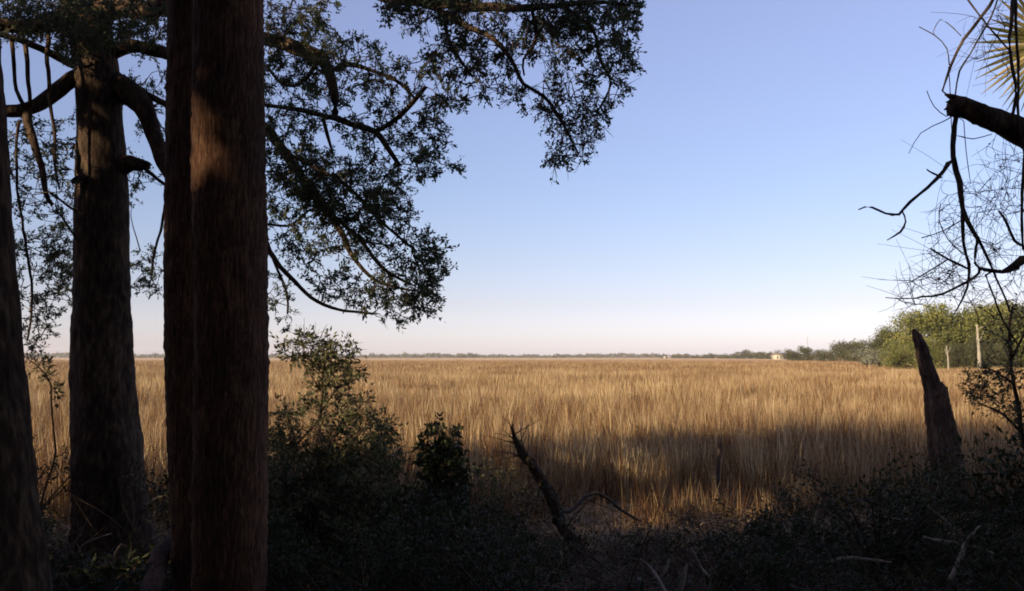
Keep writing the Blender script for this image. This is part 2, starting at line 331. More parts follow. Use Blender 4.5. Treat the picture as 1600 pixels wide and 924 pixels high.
# ---------------------------------------------------------------- plants with trunk, limbs and leaf sprays
def grow(nodes, attr, g_twig, spray, r0=0.006, wob=0.03, sides=4, maxlen=3.0, twigs=True):
    """join every spray point to the nearest wood with a thin curved twig, working outwards"""
    nodes = list(nodes); N = np.array(nodes)
    A = np.asarray(attr)
    d0 = np.array([np.min(np.sum((N - a) ** 2, 1)) for a in A]); order = np.argsort(d0)
    buf = np.zeros((len(N) + len(A) * 8, 3)); buf[:len(N)] = N; cnt = len(N)
    for i in order:
        a = A[i]; dd = np.sum((buf[:cnt] - a) ** 2, 1); j = int(np.argmin(dd)); L = math.sqrt(dd[j]); s = buf[j].copy()
        if L > maxlen: continue
        mid = (s + a) / 2 + RNG.normal(0, .12, 3) * L + np.array([0, 0, .06]) * L
        n = max(3, int(L / .12) + 2); t = np.linspace(0, 1, n)[:, None]
        path = (1 - t) ** 2 * s + 2 * t * (1 - t) * mid + t * t * a
        path[1:-1] += RNG.normal(0, wob * .25, path[1:-1].shape)
        if twigs: tube(g_twig, path, np.linspace(r0 * (0.6 + min(1, L)), r0 * .45, n), sides, cap=False)
        k = min(7, n - 1); buf[cnt:cnt + k] = path[-k:]; cnt += k
        spray(a, unit(path[-1] - path[-2]))

def leaf_spray(g, gt, L, W, n, R, droop=0.2, rt=.0022):
    def f(p, ax):
        for _ in range(random.randint(2, 4)):
            d = unit(ax + RNG.normal(0, .8, 3) + np.array([0, 0, -droop])); ln = R * random.uniform(.5, 1.2)
            t = np.linspace(0, 1, 4)[:, None]; path = p + d * ln * t + np.array([0, 0, -droop * .3]) * ln * t * t
            tube(gt, path, np.linspace(rt, rt * .5, 4), 3, cap=False)
            k = max(3, int(n / 3 * random.uniform(.6, 1.4))); tt = RNG.uniform(.15, 1.05, k)[:, None]
            leaves(g, p + d * ln * tt + RNG.normal(0, R * .09, (k, 3)), L, W, d, .7, gaps=True)
    return f

def px_path(seq, step=.08, wob=.006):
    """seq of (px, py, depth, radius in pixels)"""
    pts = [P(a, b, d) for a, b, d, r in seq]; rad = [r * d / F for a, b, d, r in seq]
    return smooth_path(pts, rad, step, wob)

def bark_trunk(g, path, rad, sides, ridge, ring=0.0, ring_p=0.07, lump=0.04):
    """trunk surface with furrows, rings and a few swellings as real relief"""
    n = len(path); a, b = frames(path); th = np.linspace(0, 2 * np.pi, sides, endpoint=False)
    h = np.concatenate([[0], np.cumsum(np.linalg.norm(np.diff(path, axis=0), axis=1))])
    ph = RNG.uniform(0, 6.28, 8)
    rr = np.ones((n, sides))
    for k in range(4):
        rr += lump * .5 * np.sin((k + 1) * th[None, :] + ph[k] + (1.1 + k) * h[:, None] * RNG.uniform(.6, 1.6)) / (k + 1)
    fur = RNG.normal(0, 1, (n, sides))
    for _ in range(5): fur[1:] = .6 * fur[1:] + .4 * fur[:-1]
    rr += ridge * fur
    pl = RNG.normal(0, 1, (n // 5 + 2, sides // 3)); pl = np.repeat(np.repeat(pl, 5, 0)[:n], 3, 1); pl = np.pad(pl, ((0, 0), (0, sides - pl.shape[1])), 'edge'); rr += ridge * .8 * pl
    if ring:
        jit = np.interp(h, np.linspace(0, h[-1], 60), RNG.uniform(-.5, .5, 60) * ring_p)
        rr += ring * ((((h + jit) / ring_p)[:, None] + .15 * np.sin(th * 2 + 1)[None, :]) % 1.0 - .5)
        rr += ring * .6 * RNG.uniform(-1, 1, (n, sides))
    v = path[:, None, :] + (rad[:, None] * rr)[..., None] * (np.cos(th)[None, :, None] * a[:, None, :] + np.sin(th)[None, :, None] * b[:, None, :])
    i = np.arange(n - 1)[:, None] * sides; j = np.arange(sides)[None, :]; k = (j + 1) % sides
    q = np.stack([i + j, i + k, i + sides + k, i + sides + j], -1).reshape(-1, 4)
    g.add(v.reshape(-1, 3), q)

# ---- fan palm leaf
def frond_segments(nseg=38, L=.75, curl=.4):
    segs = []
    for k in range(nseg):
        a = math.radians(-125 + 250 * k / (nseg - 1)) + random.uniform(-.02, .02); l = L * (1 - .25 * abs(a) / 2.2) * random.uniform(.85, 1.05)
        d = np.array([math.cos(a), math.sin(a), 0]); s = np.array([-math.sin(a), math.cos(a), 0]); V = []
        for t, wd in ((.03, .006), (.35, .014), (.7, .010), (1, .001)):
            c = d * l * t + np.array([0, 0, -curl * l * t ** 2.2 * (1 + .4 * math.sin(k * 1.7))])
            V += [c - s * wd, c + np.array([0, 0, -.006]), c + s * wd]
        V = np.array(V); Q = []
        for r_ in range(3):
            b_ = r_ * 3; Q += [[b_, b_ + 1, b_ + 4, b_ + 3], [b_ + 1, b_ + 2, b_ + 5, b_ + 4]]
        segs.append((V, Q))
    return segs
def frond_joined(name, nseg=30, L=.75, curl=.4):
    g = Geo(); 
    for V, Q in frond_segments(nseg, L, curl): g.add(V, Q, None, random.random())
    tube(g, np.array([[-.8, 0, .1], [-.4, 0, .03], [0, 0, 0]]), [.012, .01, .006], 5, tone=.3)
    return g.mesh(name, M_palmleaf)
FROND = frond_joined('palm_frond')
def palm(label, seq, top, sides=88, ridge=.012, ring=.035, group=None, mat=None, crown=True):
    path, rad = px_path(seq, .025, .0)
    base = path[0].copy(); root = thing('sabal_palm', label, 'palm tree', base, group)
    g = Geo(); bark_trunk(g, path, rad, sides, ridge, ring, .055, .035)
    link('trunk', g.mesh('trunk', mat or M_palm, base, smooth=False), root)
    if crown:
        for k in range(16):
            o = link('frond', FROND, root); el_ = random.uniform(-.5, 1.1); az_ = k * 2.4
            d = Vector((math.cos(az_) * math.cos(el_), math.sin(az_) * math.cos(el_), math.sin(el_)))
            o.rotation_euler = d.to_track_quat('X', 'Z').to_euler(); o.location = Vector(path[-1] - base) + d * .8
    return root
# two fan palm trunks in front, one dark leaning trunk at the left edge; each runs from below the frame to above it
palm('thick reddish brown palm trunk, the nearest, with a sunlit patch high on its left side',
     [(354, 1120, 4.3, 56), (357, 924, 4.3, 55), (362, 560, 4.3, 56), (360, 300, 4.3, 56.5), (357, 0, 4.32, 54), (352, -420, 4.35, 52), (350, -950, 4.4, 50)], 0)
palm('dark palm trunk half hidden behind the thick reddish brown one',
     [(330, 1010, 5.2, 52), (318, 800, 5.2, 48), (308, 560, 5.2, 48.5), (306, 300, 5.2, 46), (308, 0, 5.2, 45), (305, -400, 5.2, 44), (300, -700, 5.2, 42)], 0)

# ---- live oak
oak_base = P(178, 900, 7.8)
oak = thing('oak_tree', 'gnarled oak behind the palm trunks with spreading limbs and small dark leaves over the marsh', 'tree', oak_base)
g = Geo()
path, rad = px_path([(182, 960, 7.8, 84), (180, 880, 7.8, 66), (176, 820, 7.8, 57), (168, 700, 7.8, 52), (159, 560, 7.8, 45.5), (158, 420, 7.8, 40), (158, 300, 7.8, 39), (155, 200, 7.8, 35), (152, 120, 7.8, 34), (140, 50, 7.8, 33), (120, -30, 7.8, 28), (110, -140, 7.8, 20), (100, -260, 7.8, 9)], .03, .003)
bark_trunk(g, path, rad, 72, .018, 0, .1, .07)
link('trunk', g.mesh('trunk', M_oakbark, oak_base, smooth=True), oak)
OAK_NODES = []
def limb(seq, sides=9, name='limb', root=None, base=None, mat=None, nodes=None, rough=.09, step=.06, wob=.008, snap=0):
    path, rad = px_path(seq, step, wob); g = Geo()
    if snap and nodes:
        N = np.array(nodes); ds = [np.min(np.linalg.norm(N - q_, axis=1)) for q_ in (path[0], path[-1])]; e_ = 0 if ds[0] <= ds[1] else 1
        if ds[e_] < snap:
            near = N[np.argmin(np.linalg.norm(N - path[-e_], axis=1))]
            path = np.vstack([near, path]) if e_ == 0 else np.vstack([path, near]); rad = np.concatenate([[rad[0]], rad]) if e_ == 0 else np.concatenate([rad, [rad[-1]]])
    tube(g, path, rad, sides, rough)
    link(name, g.mesh(name, mat or M_oakbark, base, smooth=True), root)
    nodes.extend(list(path[::2]))
def ol(*seq, **k): limb(seq, root=oak, base=oak_base, nodes=OAK_NODES, **k)
ol((160, 108, 7.8, 17), (112, 125, 7.7, 13), (75, 155, 7.6, 12), (45, 170, 7.5, 11), (0, 172, 7.4, 10), (-70, 150, 7.3, 9))
ol((140, 110, 7.8, 9), (108, 98, 7.8, 7), (75, 80, 7.7, 6), (30, 62, 7.6, 5), (-40, 40, 7.5, 4))
ol((150, 95, 7.8, 15), (180, 80, 7.8, 12), (212, 72, 7.8, 10), (245, 80, 7.7, 10), (300, 90, 7.6, 10), (380, 62, 7.4, 10), (430, 64, 7.3, 11), (470, 78, 7.2, 12), (505, 96, 7.2, 10), (518, 130, 7.2, 8), (523, 160, 7.2, 6.5), (521, 186, 7.2, 5))
ol((521, 183, 7.2, 5.5), (548, 193, 7.1, 5), (585, 207, 7.1, 5), (605, 232, 7.0, 4.5), (622, 262, 7.0, 3))
ol((585, 207, 7.1, 4), (620, 185, 7.0, 4), (645, 160, 7.0, 4), (665, 135, 7.0, 3))
ol((523, 185, 7.2, 4.5), (500, 180, 7.2, 4), (470, 172, 7.2, 4), (430, 166, 7.3, 3), (400, 160, 7.4, 3))
ol((523, 110, 7.2, 5), (545, 100, 7.2, 4), (585, 112, 7.1, 3), (625, 132, 7.0, 3), (648, 155, 7.0, 2))
ol((160, 125, 7.8, 24), (195, 140, 7.8, 20), (222, 165, 7.7, 17), (240, 205, 7.7, 13), (262, 265, 7.6, 11), (320, 330, 7.5, 8), (380, 360, 7.4, 6), (415, 388, 7.4, 4.5), (445, 425, 7.3, 3.6), (485, 465, 7.3, 3), (530, 483, 7.2, 2.3), (585, 490, 7.1, 1.8))
ol((190, 128, 7.8, 8), (222, 142, 7.8, 6), (262, 165, 7.7, 5), (330, 190, 7.6, 4))
ol((180, 262, 7.8, 20), (205, 254, 7.75, 13), (226, 258, 7.7, 8), (231, 254, 7.7, 6), name='broken_stub')
ol((222, 260, 7.7, 3), (240, 275, 7.7, 3), (262, 291, 7.7, 2.5), (330, 330, 7.6, 2))
ol((150, 288, 7.7, 10), (128, 280, 7.6, 8), (112, 285, 7.55, 4), name='broken_stub')
ol((300, 92, 7.6, 9), (360, 148, 7.5, 9), (415, 202, 7.4, 8.5), (440, 235, 7.3, 8), (472, 276, 7.3, 7), (512, 330, 7.2, 6), (536, 368, 7.2, 5), (549, 402, 7.1, 3.5), (590, 440, 7.1, 2.5), (650, 455, 7.0, 1.5))
ol((512, 330, 7.2, 3.5), (560, 372, 7.1, 3), (600, 420, 7.1, 3), (640, 445, 7.1, 2))
ol((440, 235, 7.3, 3), (490, 260, 7.2, 3), (540, 290, 7.1, 3), (590, 340, 7.1, 2.6), (650, 395, 7.0, 2))
ol((415, 350, 7.4, 2), (455, 352, 7.3, 2), (480, 330, 7.3, 2), (510, 320, 7.2, 1.6))
ol((140, 40, 7.8, 24), (180, 10, 7.7, 18), (240, 14, 7.6, 15), (300, -10, 7.4, 14), (420, -30, 7.0, 13), (520, -25, 6.7, 12), (620, -4, 6.5, 10), (700, 6, 6.4, 8), (780, 12, 6.3, 7), (860, 10, 6.2, 5), (930, 2, 6.2, 4), (985, 6, 6.2, 2))
ol((128, 20, 7.8, 22), (90, 32, 7.6, 15), (40, 42, 7.4, 12), (-30, 30, 7.2, 10))
ol((640, 0, 6.5, 5), (690, 18, 6.4, 4), (728, 40, 6.4, 4.5), (770, 58, 6.3, 4), (800, 95, 6.3, 3.6), (820, 132, 6.2, 3), (852, 152, 6.2, 3), (880, 195, 6.2, 2.5), (905, 240, 6.2, 1.5))
ol((690, 10, 6.4, 3.5), (700, 60, 6.4, 3), (720, 95, 6.4, 2.5), (738, 120, 6.4, 2))
ol((830, 10, 6.3, 3), (838, 60, 6.2, 3), (818, 95, 6.2, 2), (815, 120, 6.2, 1.5))
ol((880, 8, 6.2, 3), (925, 45, 6.2, 3), (935, 90, 6.2, 2.5), (955, 130, 6.2, 2), (930, 180, 6.2, 1.5))
ol((500, 92, 7.2, 4), (470, 130, 7.2, 3), (440, 130, 7.3, 2.5), (415, 100, 7.4, 2))
ol((505, 185, 7.2, 3), (510, 210, 7.2, 3), (520, 240, 7.2, 2))
# hanging dead wood at the left
ol((45, 168, 7.5, 8), (40, 195, 7.4, 7), (56, 230, 7.4, 6), (70, 275, 7.4, 5), (78, 322, 7.4, 3), name='hanging_branch', wob=.02)
ol((18, 62, 7.4, 3.5), (22, 100, 7.4, 3), (25, 140, 7.4, 3), (38, 168, 7.4, 3), name='hanging_branch')
ol((40, 60, 7.4, 4), (42, 105, 7.4, 3.5), (46, 150, 7.4, 3), (44, 172, 7.5, 3), name='hanging_branch', wob=.02)
ol((74, 40, 7.5, 4), (76, 120, 7.4, 3), (84, 220, 7.4, 2.4), (88, 295, 7.4, 1.6), name='hanging_branch', wob=.02)
ol((78, 300, 7.4, 1.6), (110, 325, 7.5, 2), (122, 330, 7.6, 2)); ol((90, 330, 7.4, 1.5), (105, 350, 7.4, 1.8), (120, 372, 7.5, 1.8))
ol((30, 190, 7.4, 2.5), (25, 280, 7.4, 2), (40, 380, 8.2, 2), (50, 460, 8.8, 2), (45, 530, 9, 1.6))
ol((262, 300, 7.7, 2.5), (250, 360, 8.1, 2), (235, 420, 8.6, 2))
ol((400, 330, 7.5, 3), (425, 400, 8, 2.2), (445, 450, 8.4, 2), (450, 490, 8.6, 1.6))
g = Geo(); gt = Geo()
A = []
def fol(poly, n, d0, d1, holes=()): A.append(sample_poly(poly, int(n * 1.3), d0, d1, holes))
fol([(415, 0), (520, 0), (560, 60), (700, 90), (725, 155), (700, 205), (680, 250), (620, 300), (600, 320), (415, 330)], 400, 6.2, 8.4,
    [(545, 30, 32, 26), (620, 70, 38, 24), (500, 215, 20, 13), (560, 160, 17, 12), (455, 145, 17, 12), (540, 245, 14, 20), (450, 60, 12, 9), (600, 230, 13, 13)])
fol([(440, 240), (560, 260), (640, 300), (640, 345), (700, 385), (695, 420), (680, 480), (610, 505), (560, 480), (570, 420), (510, 340), (450, 290)], 270, 6.6, 7.8, [(575, 425, 12, 24), (610, 350, 16, 12)])
fol([(420, 320), (500, 350), (560, 430), (590, 500), (500, 455), (440, 400)], 60, 6.9, 7.6)
fol([(640, 245), (718, 255), (714, 268), (650, 275)], 9, 6.8, 7.2)
fol([(590, 0), (1000, 0), (990, 60), (985, 130), (950, 170), (945, 215), (905, 255), (860, 262), (862, 210), (800, 160), (725, 150), (640, 60)], 380, 5.6, 7.0,
    [(822, 112, 18, 20), (650, 62, 36, 24), (700, 100, 22, 22), (760, 120, 18, 10), (880, 100, 14, 10)])
fol([(820, 0), (930, 0), (900, 60), (880, 75), (830, 60)], 55, 5.8, 6.6)
fol([(860, 160), (948, 160), (940, 215), (880, 262), (855, 262), (868, 210)], 45, 6.0, 6.5)
fol([(955, 0), (1010, 0), (985, 30)], 14, 6.0, 6.4)
fol([(418, 20), (520, 60), (535, 120), (500, 150), (430, 110)], 40, 6.4, 7.0)
fol([(430, 230), (500, 240), (560, 380), (530, 400)], 45, 6.5, 7.0)
fol([(590, 0), (820, 0), (820, 25), (600, 22)], 40, 5.6, 6.3)
fol([(0, 0), (260, 0), (258, 40), (120, 75), (0, 60)], 60, 6.6, 7.4)
fol([(0, 0), (260, 0), (258, 60), (190, 66), (110, 100), (60, 60), (0, 60)], 190, 6.8, 8.4)
fol([(190, 60), (262, 60), (262, 250), (235, 230), (200, 160)], 36, 7.6, 8.6, [(225, 110, 22, 18)])
fol([(0, 180), (118, 180), (118, 330), (20, 330)], 75, 7.0, 8.6)
fol([(20, 330), (116, 330), (110, 470), (60, 560), (36, 560)], 95, 8.2, 9.8)
fol([(60, 330), (116, 330), (112, 450), (90, 470)], 25, 8.2, 9.4)
fol([(200, 395), (252, 385), (255, 470), (205, 450)], 20, 8.2, 9.2)
fol([(198, 230), (245, 280), (235, 310), (200, 320)], 10, 8.0, 9.0)
fol([(420, 425), (440, 430), (480, 490), (450, 512), (420, 470)], 13, 8.0, 9.0)
# crown above the frame
fol([(-500, -60), (1000, -60), (900, -500), (-300, -520)], 260, 5.5, 8.5)
A = np.concatenate(A)
grow(OAK_NODES, A, gt, leaf_spray(g, gt, .032, .0150, 42, .10), .006, .04, 4)
link('twigs', gt.mesh('twigs', M_twig, oak_base), oak, kind='stuff')
link('foliage', g.mesh('foliage', M_oakleaf, oak_base), oak, kind='stuff')

# ---- leaning trunk cut by the left edge of the view
b_ = P(8, 1150, 3.8); root = thing('tree', 'dark leaning tree trunk cut off by the left edge of the picture', 'tree', b_)
path, rad = px_path([(18, 1220, 3.8, 84), (6, 940, 3.8, 66), (-8, 780, 3.8, 60), (-20, 560, 3.8, 53), (-32, 350, 3.8, 48), (-40, 150, 3.8, 42), (-50, -100, 3.8, 38), (-60, -600, 3.8, 26)], .03, .003)
g = Geo(); bark_trunk(g, path, rad, 64, .015, 0, .1, .05); link('trunk', g.mesh('trunk', M_oakbark, b_, smooth=True), root)
g = Geo(); gt = Geo(); grow(path[-12:], sample_poly([(-500, -200), (250, -200), (200, -700), (-500, -700)], 120, 3.4, 5), gt, leaf_spray(g, gt, .06, .03, 26, .2), .008)
link('twigs', gt.mesh('twigs', M_twig, b_), root, kind='stuff'); link('foliage', g.mesh('foliage', M_oakleaf, b_), root, kind='stuff')

# ---------------------------------------------------------------- bare tree reaching in from the right
rb = P(1790, 1000, 4.8)
bare = thing('bare_tree', 'leafless tree at the right edge with a thick sawn-off limb and hanging twigs', 'tree', rb)
BN = []
path, rad = px_path([(1800, 1150, 4.8, 60), (1790, 800, 4.8, 50), (1770, 400, 4.8, 44), (1750, 200, 4.8, 38), (1740, -50, 4.8, 30), (1700, -300, 4.8, 20)], .03, .003)
g = Geo(); bark_trunk(g, path, rad, 48, .015, 0, .1, .05); link('trunk', g.mesh('trunk', M_oakbark, rb, smooth=True), bare)
def bl(*seq, **k):
    k.setdefault('name', 'branch'); k.setdefault('mat', M_twig); k.setdefault('sides', 7); k.setdefault('wob', .018 if max(r for *_, r in seq) > 2 else .008); k.setdefault('snap', .3); k.setdefault('rough', .22); limb([(a, b, c, r * .88) for a, b, c, r in seq], root=bare, base=rb, nodes=BN, **k)
bl((1772, 300, 4.8, 30), (1745, 268, 4.8, 30), (1660, 236, 4.7, 27), (1600, 210, 4.6, 25), (1565, 192, 4.6, 21), (1530, 177, 4.5, 19.5), (1500, 166, 4.5, 18.5), (1486, 162, 4.5, 18), name='broken_limb', mat=M_oakbark, sides=16, rough=.07, wob=.006)
for a_, b_, c_, d_ in ((1484, 150, 1476, 148, ), (1484, 168, 1475, 172), (1487, 160, 1478, 160), (1486, 178, 1480, 181)):
    bl((a_ + 10, b_ + 4, 4.5, 6), (a_, b_, 4.5, 5), (c_, d_, 4.5, 1), name='splinter', mat=M_oakbark, wob=0)
bl((1495, 178, 4.5, 4.5), (1490, 215, 4.5, 5), (1491, 245, 4.5, 5), (1501, 285, 4.5, 5), (1505, 325, 4.5, 4.5), (1520, 360, 4.5, 3.6), (1536, 385, 4.5, 3), (1556, 415, 4.5, 2), (1570, 455, 4.5, 1.8), (1580, 500, 4.5, 1.5))
bl((1491, 248, 4.5, 4.5), (1478, 272, 4.5, 4), (1450, 295, 4.5, 3), (1425, 318, 4.5, 2.6), (1408, 333, 4.5, 2.6), (1385, 329, 4.5, 2.2), (1365, 325, 4.5, 1.8), (1340, 328, 4.5, 1))
bl((1448, 265, 4.5, 1.2), (1458, 272, 4.5, 1.8), (1474, 277, 4.5, 2)); bl((1410, 331, 4.5, 1.5), (1416, 350, 4.5, 1.5), (1410, 366, 4.5, 2.2), (1390, 380, 4.5, .8))
bl((1504, 320, 4.5, 3.4), (1506, 360, 4.5, 3), (1508, 390, 4.5, 2.8), (1516, 420, 4.5, 2.6), (1514, 455, 4.5, 2), (1505, 485, 4.5, 1))
bl((1527, 375, 4.5, 2.6), (1524, 405, 4.5, 2.4), (1528, 420, 4.5, 2.2), (1540, 432, 4.5, 3), (1565, 433, 4.5, 4), (1585, 420, 4.5, 7), (1600, 404, 4.5, 8), (1680, 370, 4.6, 9), (1765, 330, 4.8, 12), mat=M_oakbark)
bl((1454, 388, 4.5, 1.4), (1475, 400, 4.5, 2.2), (1500, 414, 4.5, 2.2), (1520, 425, 4.5, 1.5))
bl((1420, 442, 4.5, .8), (1450, 425, 4.5, 1.2), (1480, 408, 4.5, 1.5))
bl((1530, 427, 4.5, 2.4), (1505, 443, 4.5, 2.2), (1480, 458, 4.5, 2), (1440, 460, 4.5, 1.8), (1415, 465, 4.5, 1.2), (1388, 470, 4.5, .7))
bl((1600, 385, 4.5, 3), (1585, 375, 4.5, 3), (1572, 350, 4.5, 2.6), (1570, 330, 4.5, 1.6))
bl((1540, 430, 4.5, 1.8), (1555, 465, 4.5, 1.8), (1568, 500, 4.5, 1.6), (1590, 540, 4.5, 1.5))
bl((1760, 40, 4.8, 10), (1660, -60, 4.6, 8), (1590, -30, 4.5, 4), (1555, 0, 4.5, 3), (1530, 25, 4.5, 3), (1502, 65, 4.5, 2.8), (1482, 110, 4.5, 2.4), (1467, 152, 4.5, 1.6))
bl((1590, -30, 4.5, 3.6), (1580, 60, 4.4, 3), (1581, 130, 4.4, 3), (1585, 200, 4.4, 2.6)); bl((1586, -20, 4.5, 3), (1592, 60, 4.45, 2.6), (1595, 200, 4.45, 2.2), (1597, 260, 4.5, 3), (1596, 340, 4.5, 2.6), (1597, 400, 4.5, 2))
bl((1505, -10, 4.5, 1.6), (1530, 25, 4.5, 1.5), (1560, 60, 4.5, 1.8), (1578, 85, 4.45, 2)); bl((1560, -5, 4.5, 1.3), (1550, 30, 4.5, 1.4), (1515, 85, 4.5, 1.6), (1498, 110, 4.5, 1.6), (1494, 145, 4.5, 1.2))
bl((1436, 42, 4.5, .7), (1460, 55, 4.5, .9), (1478, 75, 4.5, 1), (1481, 100, 4.5, 1)); bl((1482, 105, 4.5, 1), (1484, 150, 4.5, .9), (1487, 240, 4.5, .6)); bl((1458, 50, 4.5, .6), (1470, 32, 4.5, .8), (1490, 45, 4.5, .9), (1502, 60, 4.5, .9))
bl((1420, 240, 4.5, .6), (1440, 208, 4.5, .8), (1475, 190, 4.5, .9), (1490, 180, 4.5, 1)); bl((1448, 142, 4.5, .7), (1460, 165, 4.5, .8), (1478, 182, 4.5, .8), (1490, 178, 4.5, 1)); bl((1506, 190, 4.5, .8), (1512, 240, 4.5, .8), (1516, 290, 4.5, .6))
bl((1495, 212, 4.5, .8), (1520, 217, 4.5, 1), (1545, 208, 4.5, .8)); bl((1440, 372, 4.5, .9), (1475, 360, 4.5, 1), (1503, 345, 4.5, 1.1)); bl((1470, 318, 4.5, .7), (1468, 345, 4.5, .8), (1480, 375, 4.5, 1), (1505, 395, 4.5, 1.2))
gt = Geo(); g = Geo()
def bare_spray(p, ax):
    for _ in range(3):
        d = unit(ax * .8 + RNG.normal(0, .7, 3)); ln = random.uniform(.06, .2); t = np.linspace(0, 1, 5)[:, None]
        path = p + d * ln * t + RNG.normal(0, .6, 3) * ln * t * t; tube(gt, path, np.linspace(.0016, .0008, 5), 3, cap=False)
    if random.random() < .12: leaves(g, p[None] + RNG.normal(0, .02, (2, 3)), .03, .012)
at = np.concatenate([sample_poly([(1480, 300), (1600, 260), (1600, 470), (1500, 470), (1440, 440)], 95, 4.2, 5.0), sample_poly([(1400, 440), (1520, 420), (1540, 480), (1390, 475)], 30, 4.3, 4.8), sample_poly([(1500, 0), (1600, 0), (1600, 160), (1510, 90)], 22, 4.3, 4.8), sample_poly([(1540, 225), (1600, 240), (1600, 300), (1530, 300)], 16, 4.3, 4.8)])
grow(BN, at, gt, bare_spray, .0026, .05, 3, 1.2)
link('twigs', gt.mesh('twigs', M_twig, rb), bare, kind='stuff'); link('foliage', g.mesh('foliage', M_deadleaf, rb), bare, kind='stuff')

# ---- fan palm whose frond tips enter at the upper right
pb = P(1830, 900, 5.6); pr = thing('sabal_palm', 'fan palm at the right edge showing one sunlit straw-coloured frond', 'palm tree', pb)
path, rad = px_path([(1830, 1080, 5.6, 45), (1825, 500, 5.6, 42), (1815, 60, 5.6, 42), (1812, -60, 5.6, 36)], .03, 0)
g = Geo(); bark_trunk(g, path, rad, 48, .01, .02, .06, .02); link('trunk', g.mesh('trunk', M_palm, pb), pr)
fc = P(1645, 62, 5.3); gs = Geo(); tube(gs, smooth_path([P(1812, -20, 5.6), P(1740, 0, 5.45), fc], [.02, .014, .008])[0], np.linspace(.02, .007, len(smooth_path([P(1812, -20, 5.6), P(1740, 0, 5.45), fc], [.02, .014, .008])[0])), 6)
fr = link('frond', gs.mesh('frond', M_palmleaf, fc), pr); fr.location = Vector(fc - pb)
from mathutils import Matrix
R_ = Matrix((( -.86, .1, .5), (0, -.95, .25), (-.5, -.2, -.8)))
for k, (V, Q) in enumerate(frond_segments(42, .52, .12)):
    a_ = V @ np.array([[-1, 0, -.12], [.05, -.25, 1.0], [.3, 1, .25]])       # the fan stands nearly edge-up, open towards the left
    gg = Geo(); gg.add(a_, Q, None, random.random()); link('leaf_segment', gg.mesh('leaf_segment', M_palmleaf), fr)
for k in range(14):
    o = link('frond', FROND, pr); el_ = random.uniform(0.1, 1.2); az_ = k * 2.4 + .3
    d = Vector((abs(math.cos(az_)) * math.cos(el_), math.sin(az_) * math.cos(el_), math.sin(el_))); o.rotation_euler = d.to_track_quat('X', 'Z').to_euler(); o.location = Vector(path[-1] - pb) + d * .8

# ---------------------------------------------------------------- woodland behind and above the viewer: it shades the foreground
g = Geo(); gt_ = Geo()
def crown_blob(c, R, n, L=.26, W=.17):
    d = unit(RNG.normal(0, 1, (n, 3))) * (RNG.uniform(0, 1, n) ** .45)[:, None] * np.asarray(R)
    leaves(g, np.asarray(c) + d, L, W, gaps=True)
def wood_tree(x, y, h, R):
    z = float(gz(x, y)); p, r_ = smooth_path([(x, y, z - .1), (x + random.uniform(-.3, .3), y, z + h * .5), (x + random.uniform(-.6, .6), y + random.uniform(-.4, .4), z + h * .85)], [.2, .15, .06], .5); tube(gt_, p, r_, 8)
    for _ in range(7): crown_blob((x + random.uniform(-1, 1) * R * .6, y + random.uniform(-1, 1) * R * .6, z + h * random.uniform(.4, .88)), (R * .55, R * .55, h * .13), 600)
for i in range(85):
    x = random.uniform(-42, 16); y = random.uniform(-16, -3.2)
    wood_tree(x, y, random.choice([8.6, 9.2, 9.8, 10.6]) + random.uniform(-.4, .4) - (1.3 if x < -15 and y > -9 else 0), random.uniform(2.2, 3.2))
for x, y, h in [(-8.5, 1.0, 8.6), (-10, 3.2, 8.2), (-12.5, 1.5, 8.6), (-9.4, 4.6, 7.0), (-7.2, -0.5, 8.8)]: wood_tree(x, y, h, 2.6)  # unseen trees added at the left to shade the oak trunk and limbs
for i in range(520):   # understorey leaves added to the unseen wood to stop low sun leaking in
    x, y = random.uniform(-40, 14), random.uniform(-14, -2.8); crown_blob((x, y, float(gz(x, y)) + random.uniform(.4, 7.0)), (1.4, 1.4, 1.1), 300)
for x, y, z in [(-3, -1, 7.4), (-1, 0.5, 8), (1.5, -1, 7.6), (4, 0, 7.8), (6.5, -1.5, 7.5), (-6, -1, 7.5), (3, 2, 8.2), (-4.5, 1.5, 7.8), (7, 1.5, 7.6), (-9, 0, 7.6), (-12, 0, 7), (10, 0, 7.4)]:
    crown_blob((x, y, z), (1.9, 1.9, 1.0), 1500)  # unseen trunkless crowns added overhead to block sky light from the foreground
link('woodland', g.mesh('woodland', M_wood), kind='stuff', label='wood behind the viewer, with unseen crowns added for shade')
link('woodland_trunks', gt_.mesh('woodland_trunks', M_oakbark, smooth=True), kind='stuff')

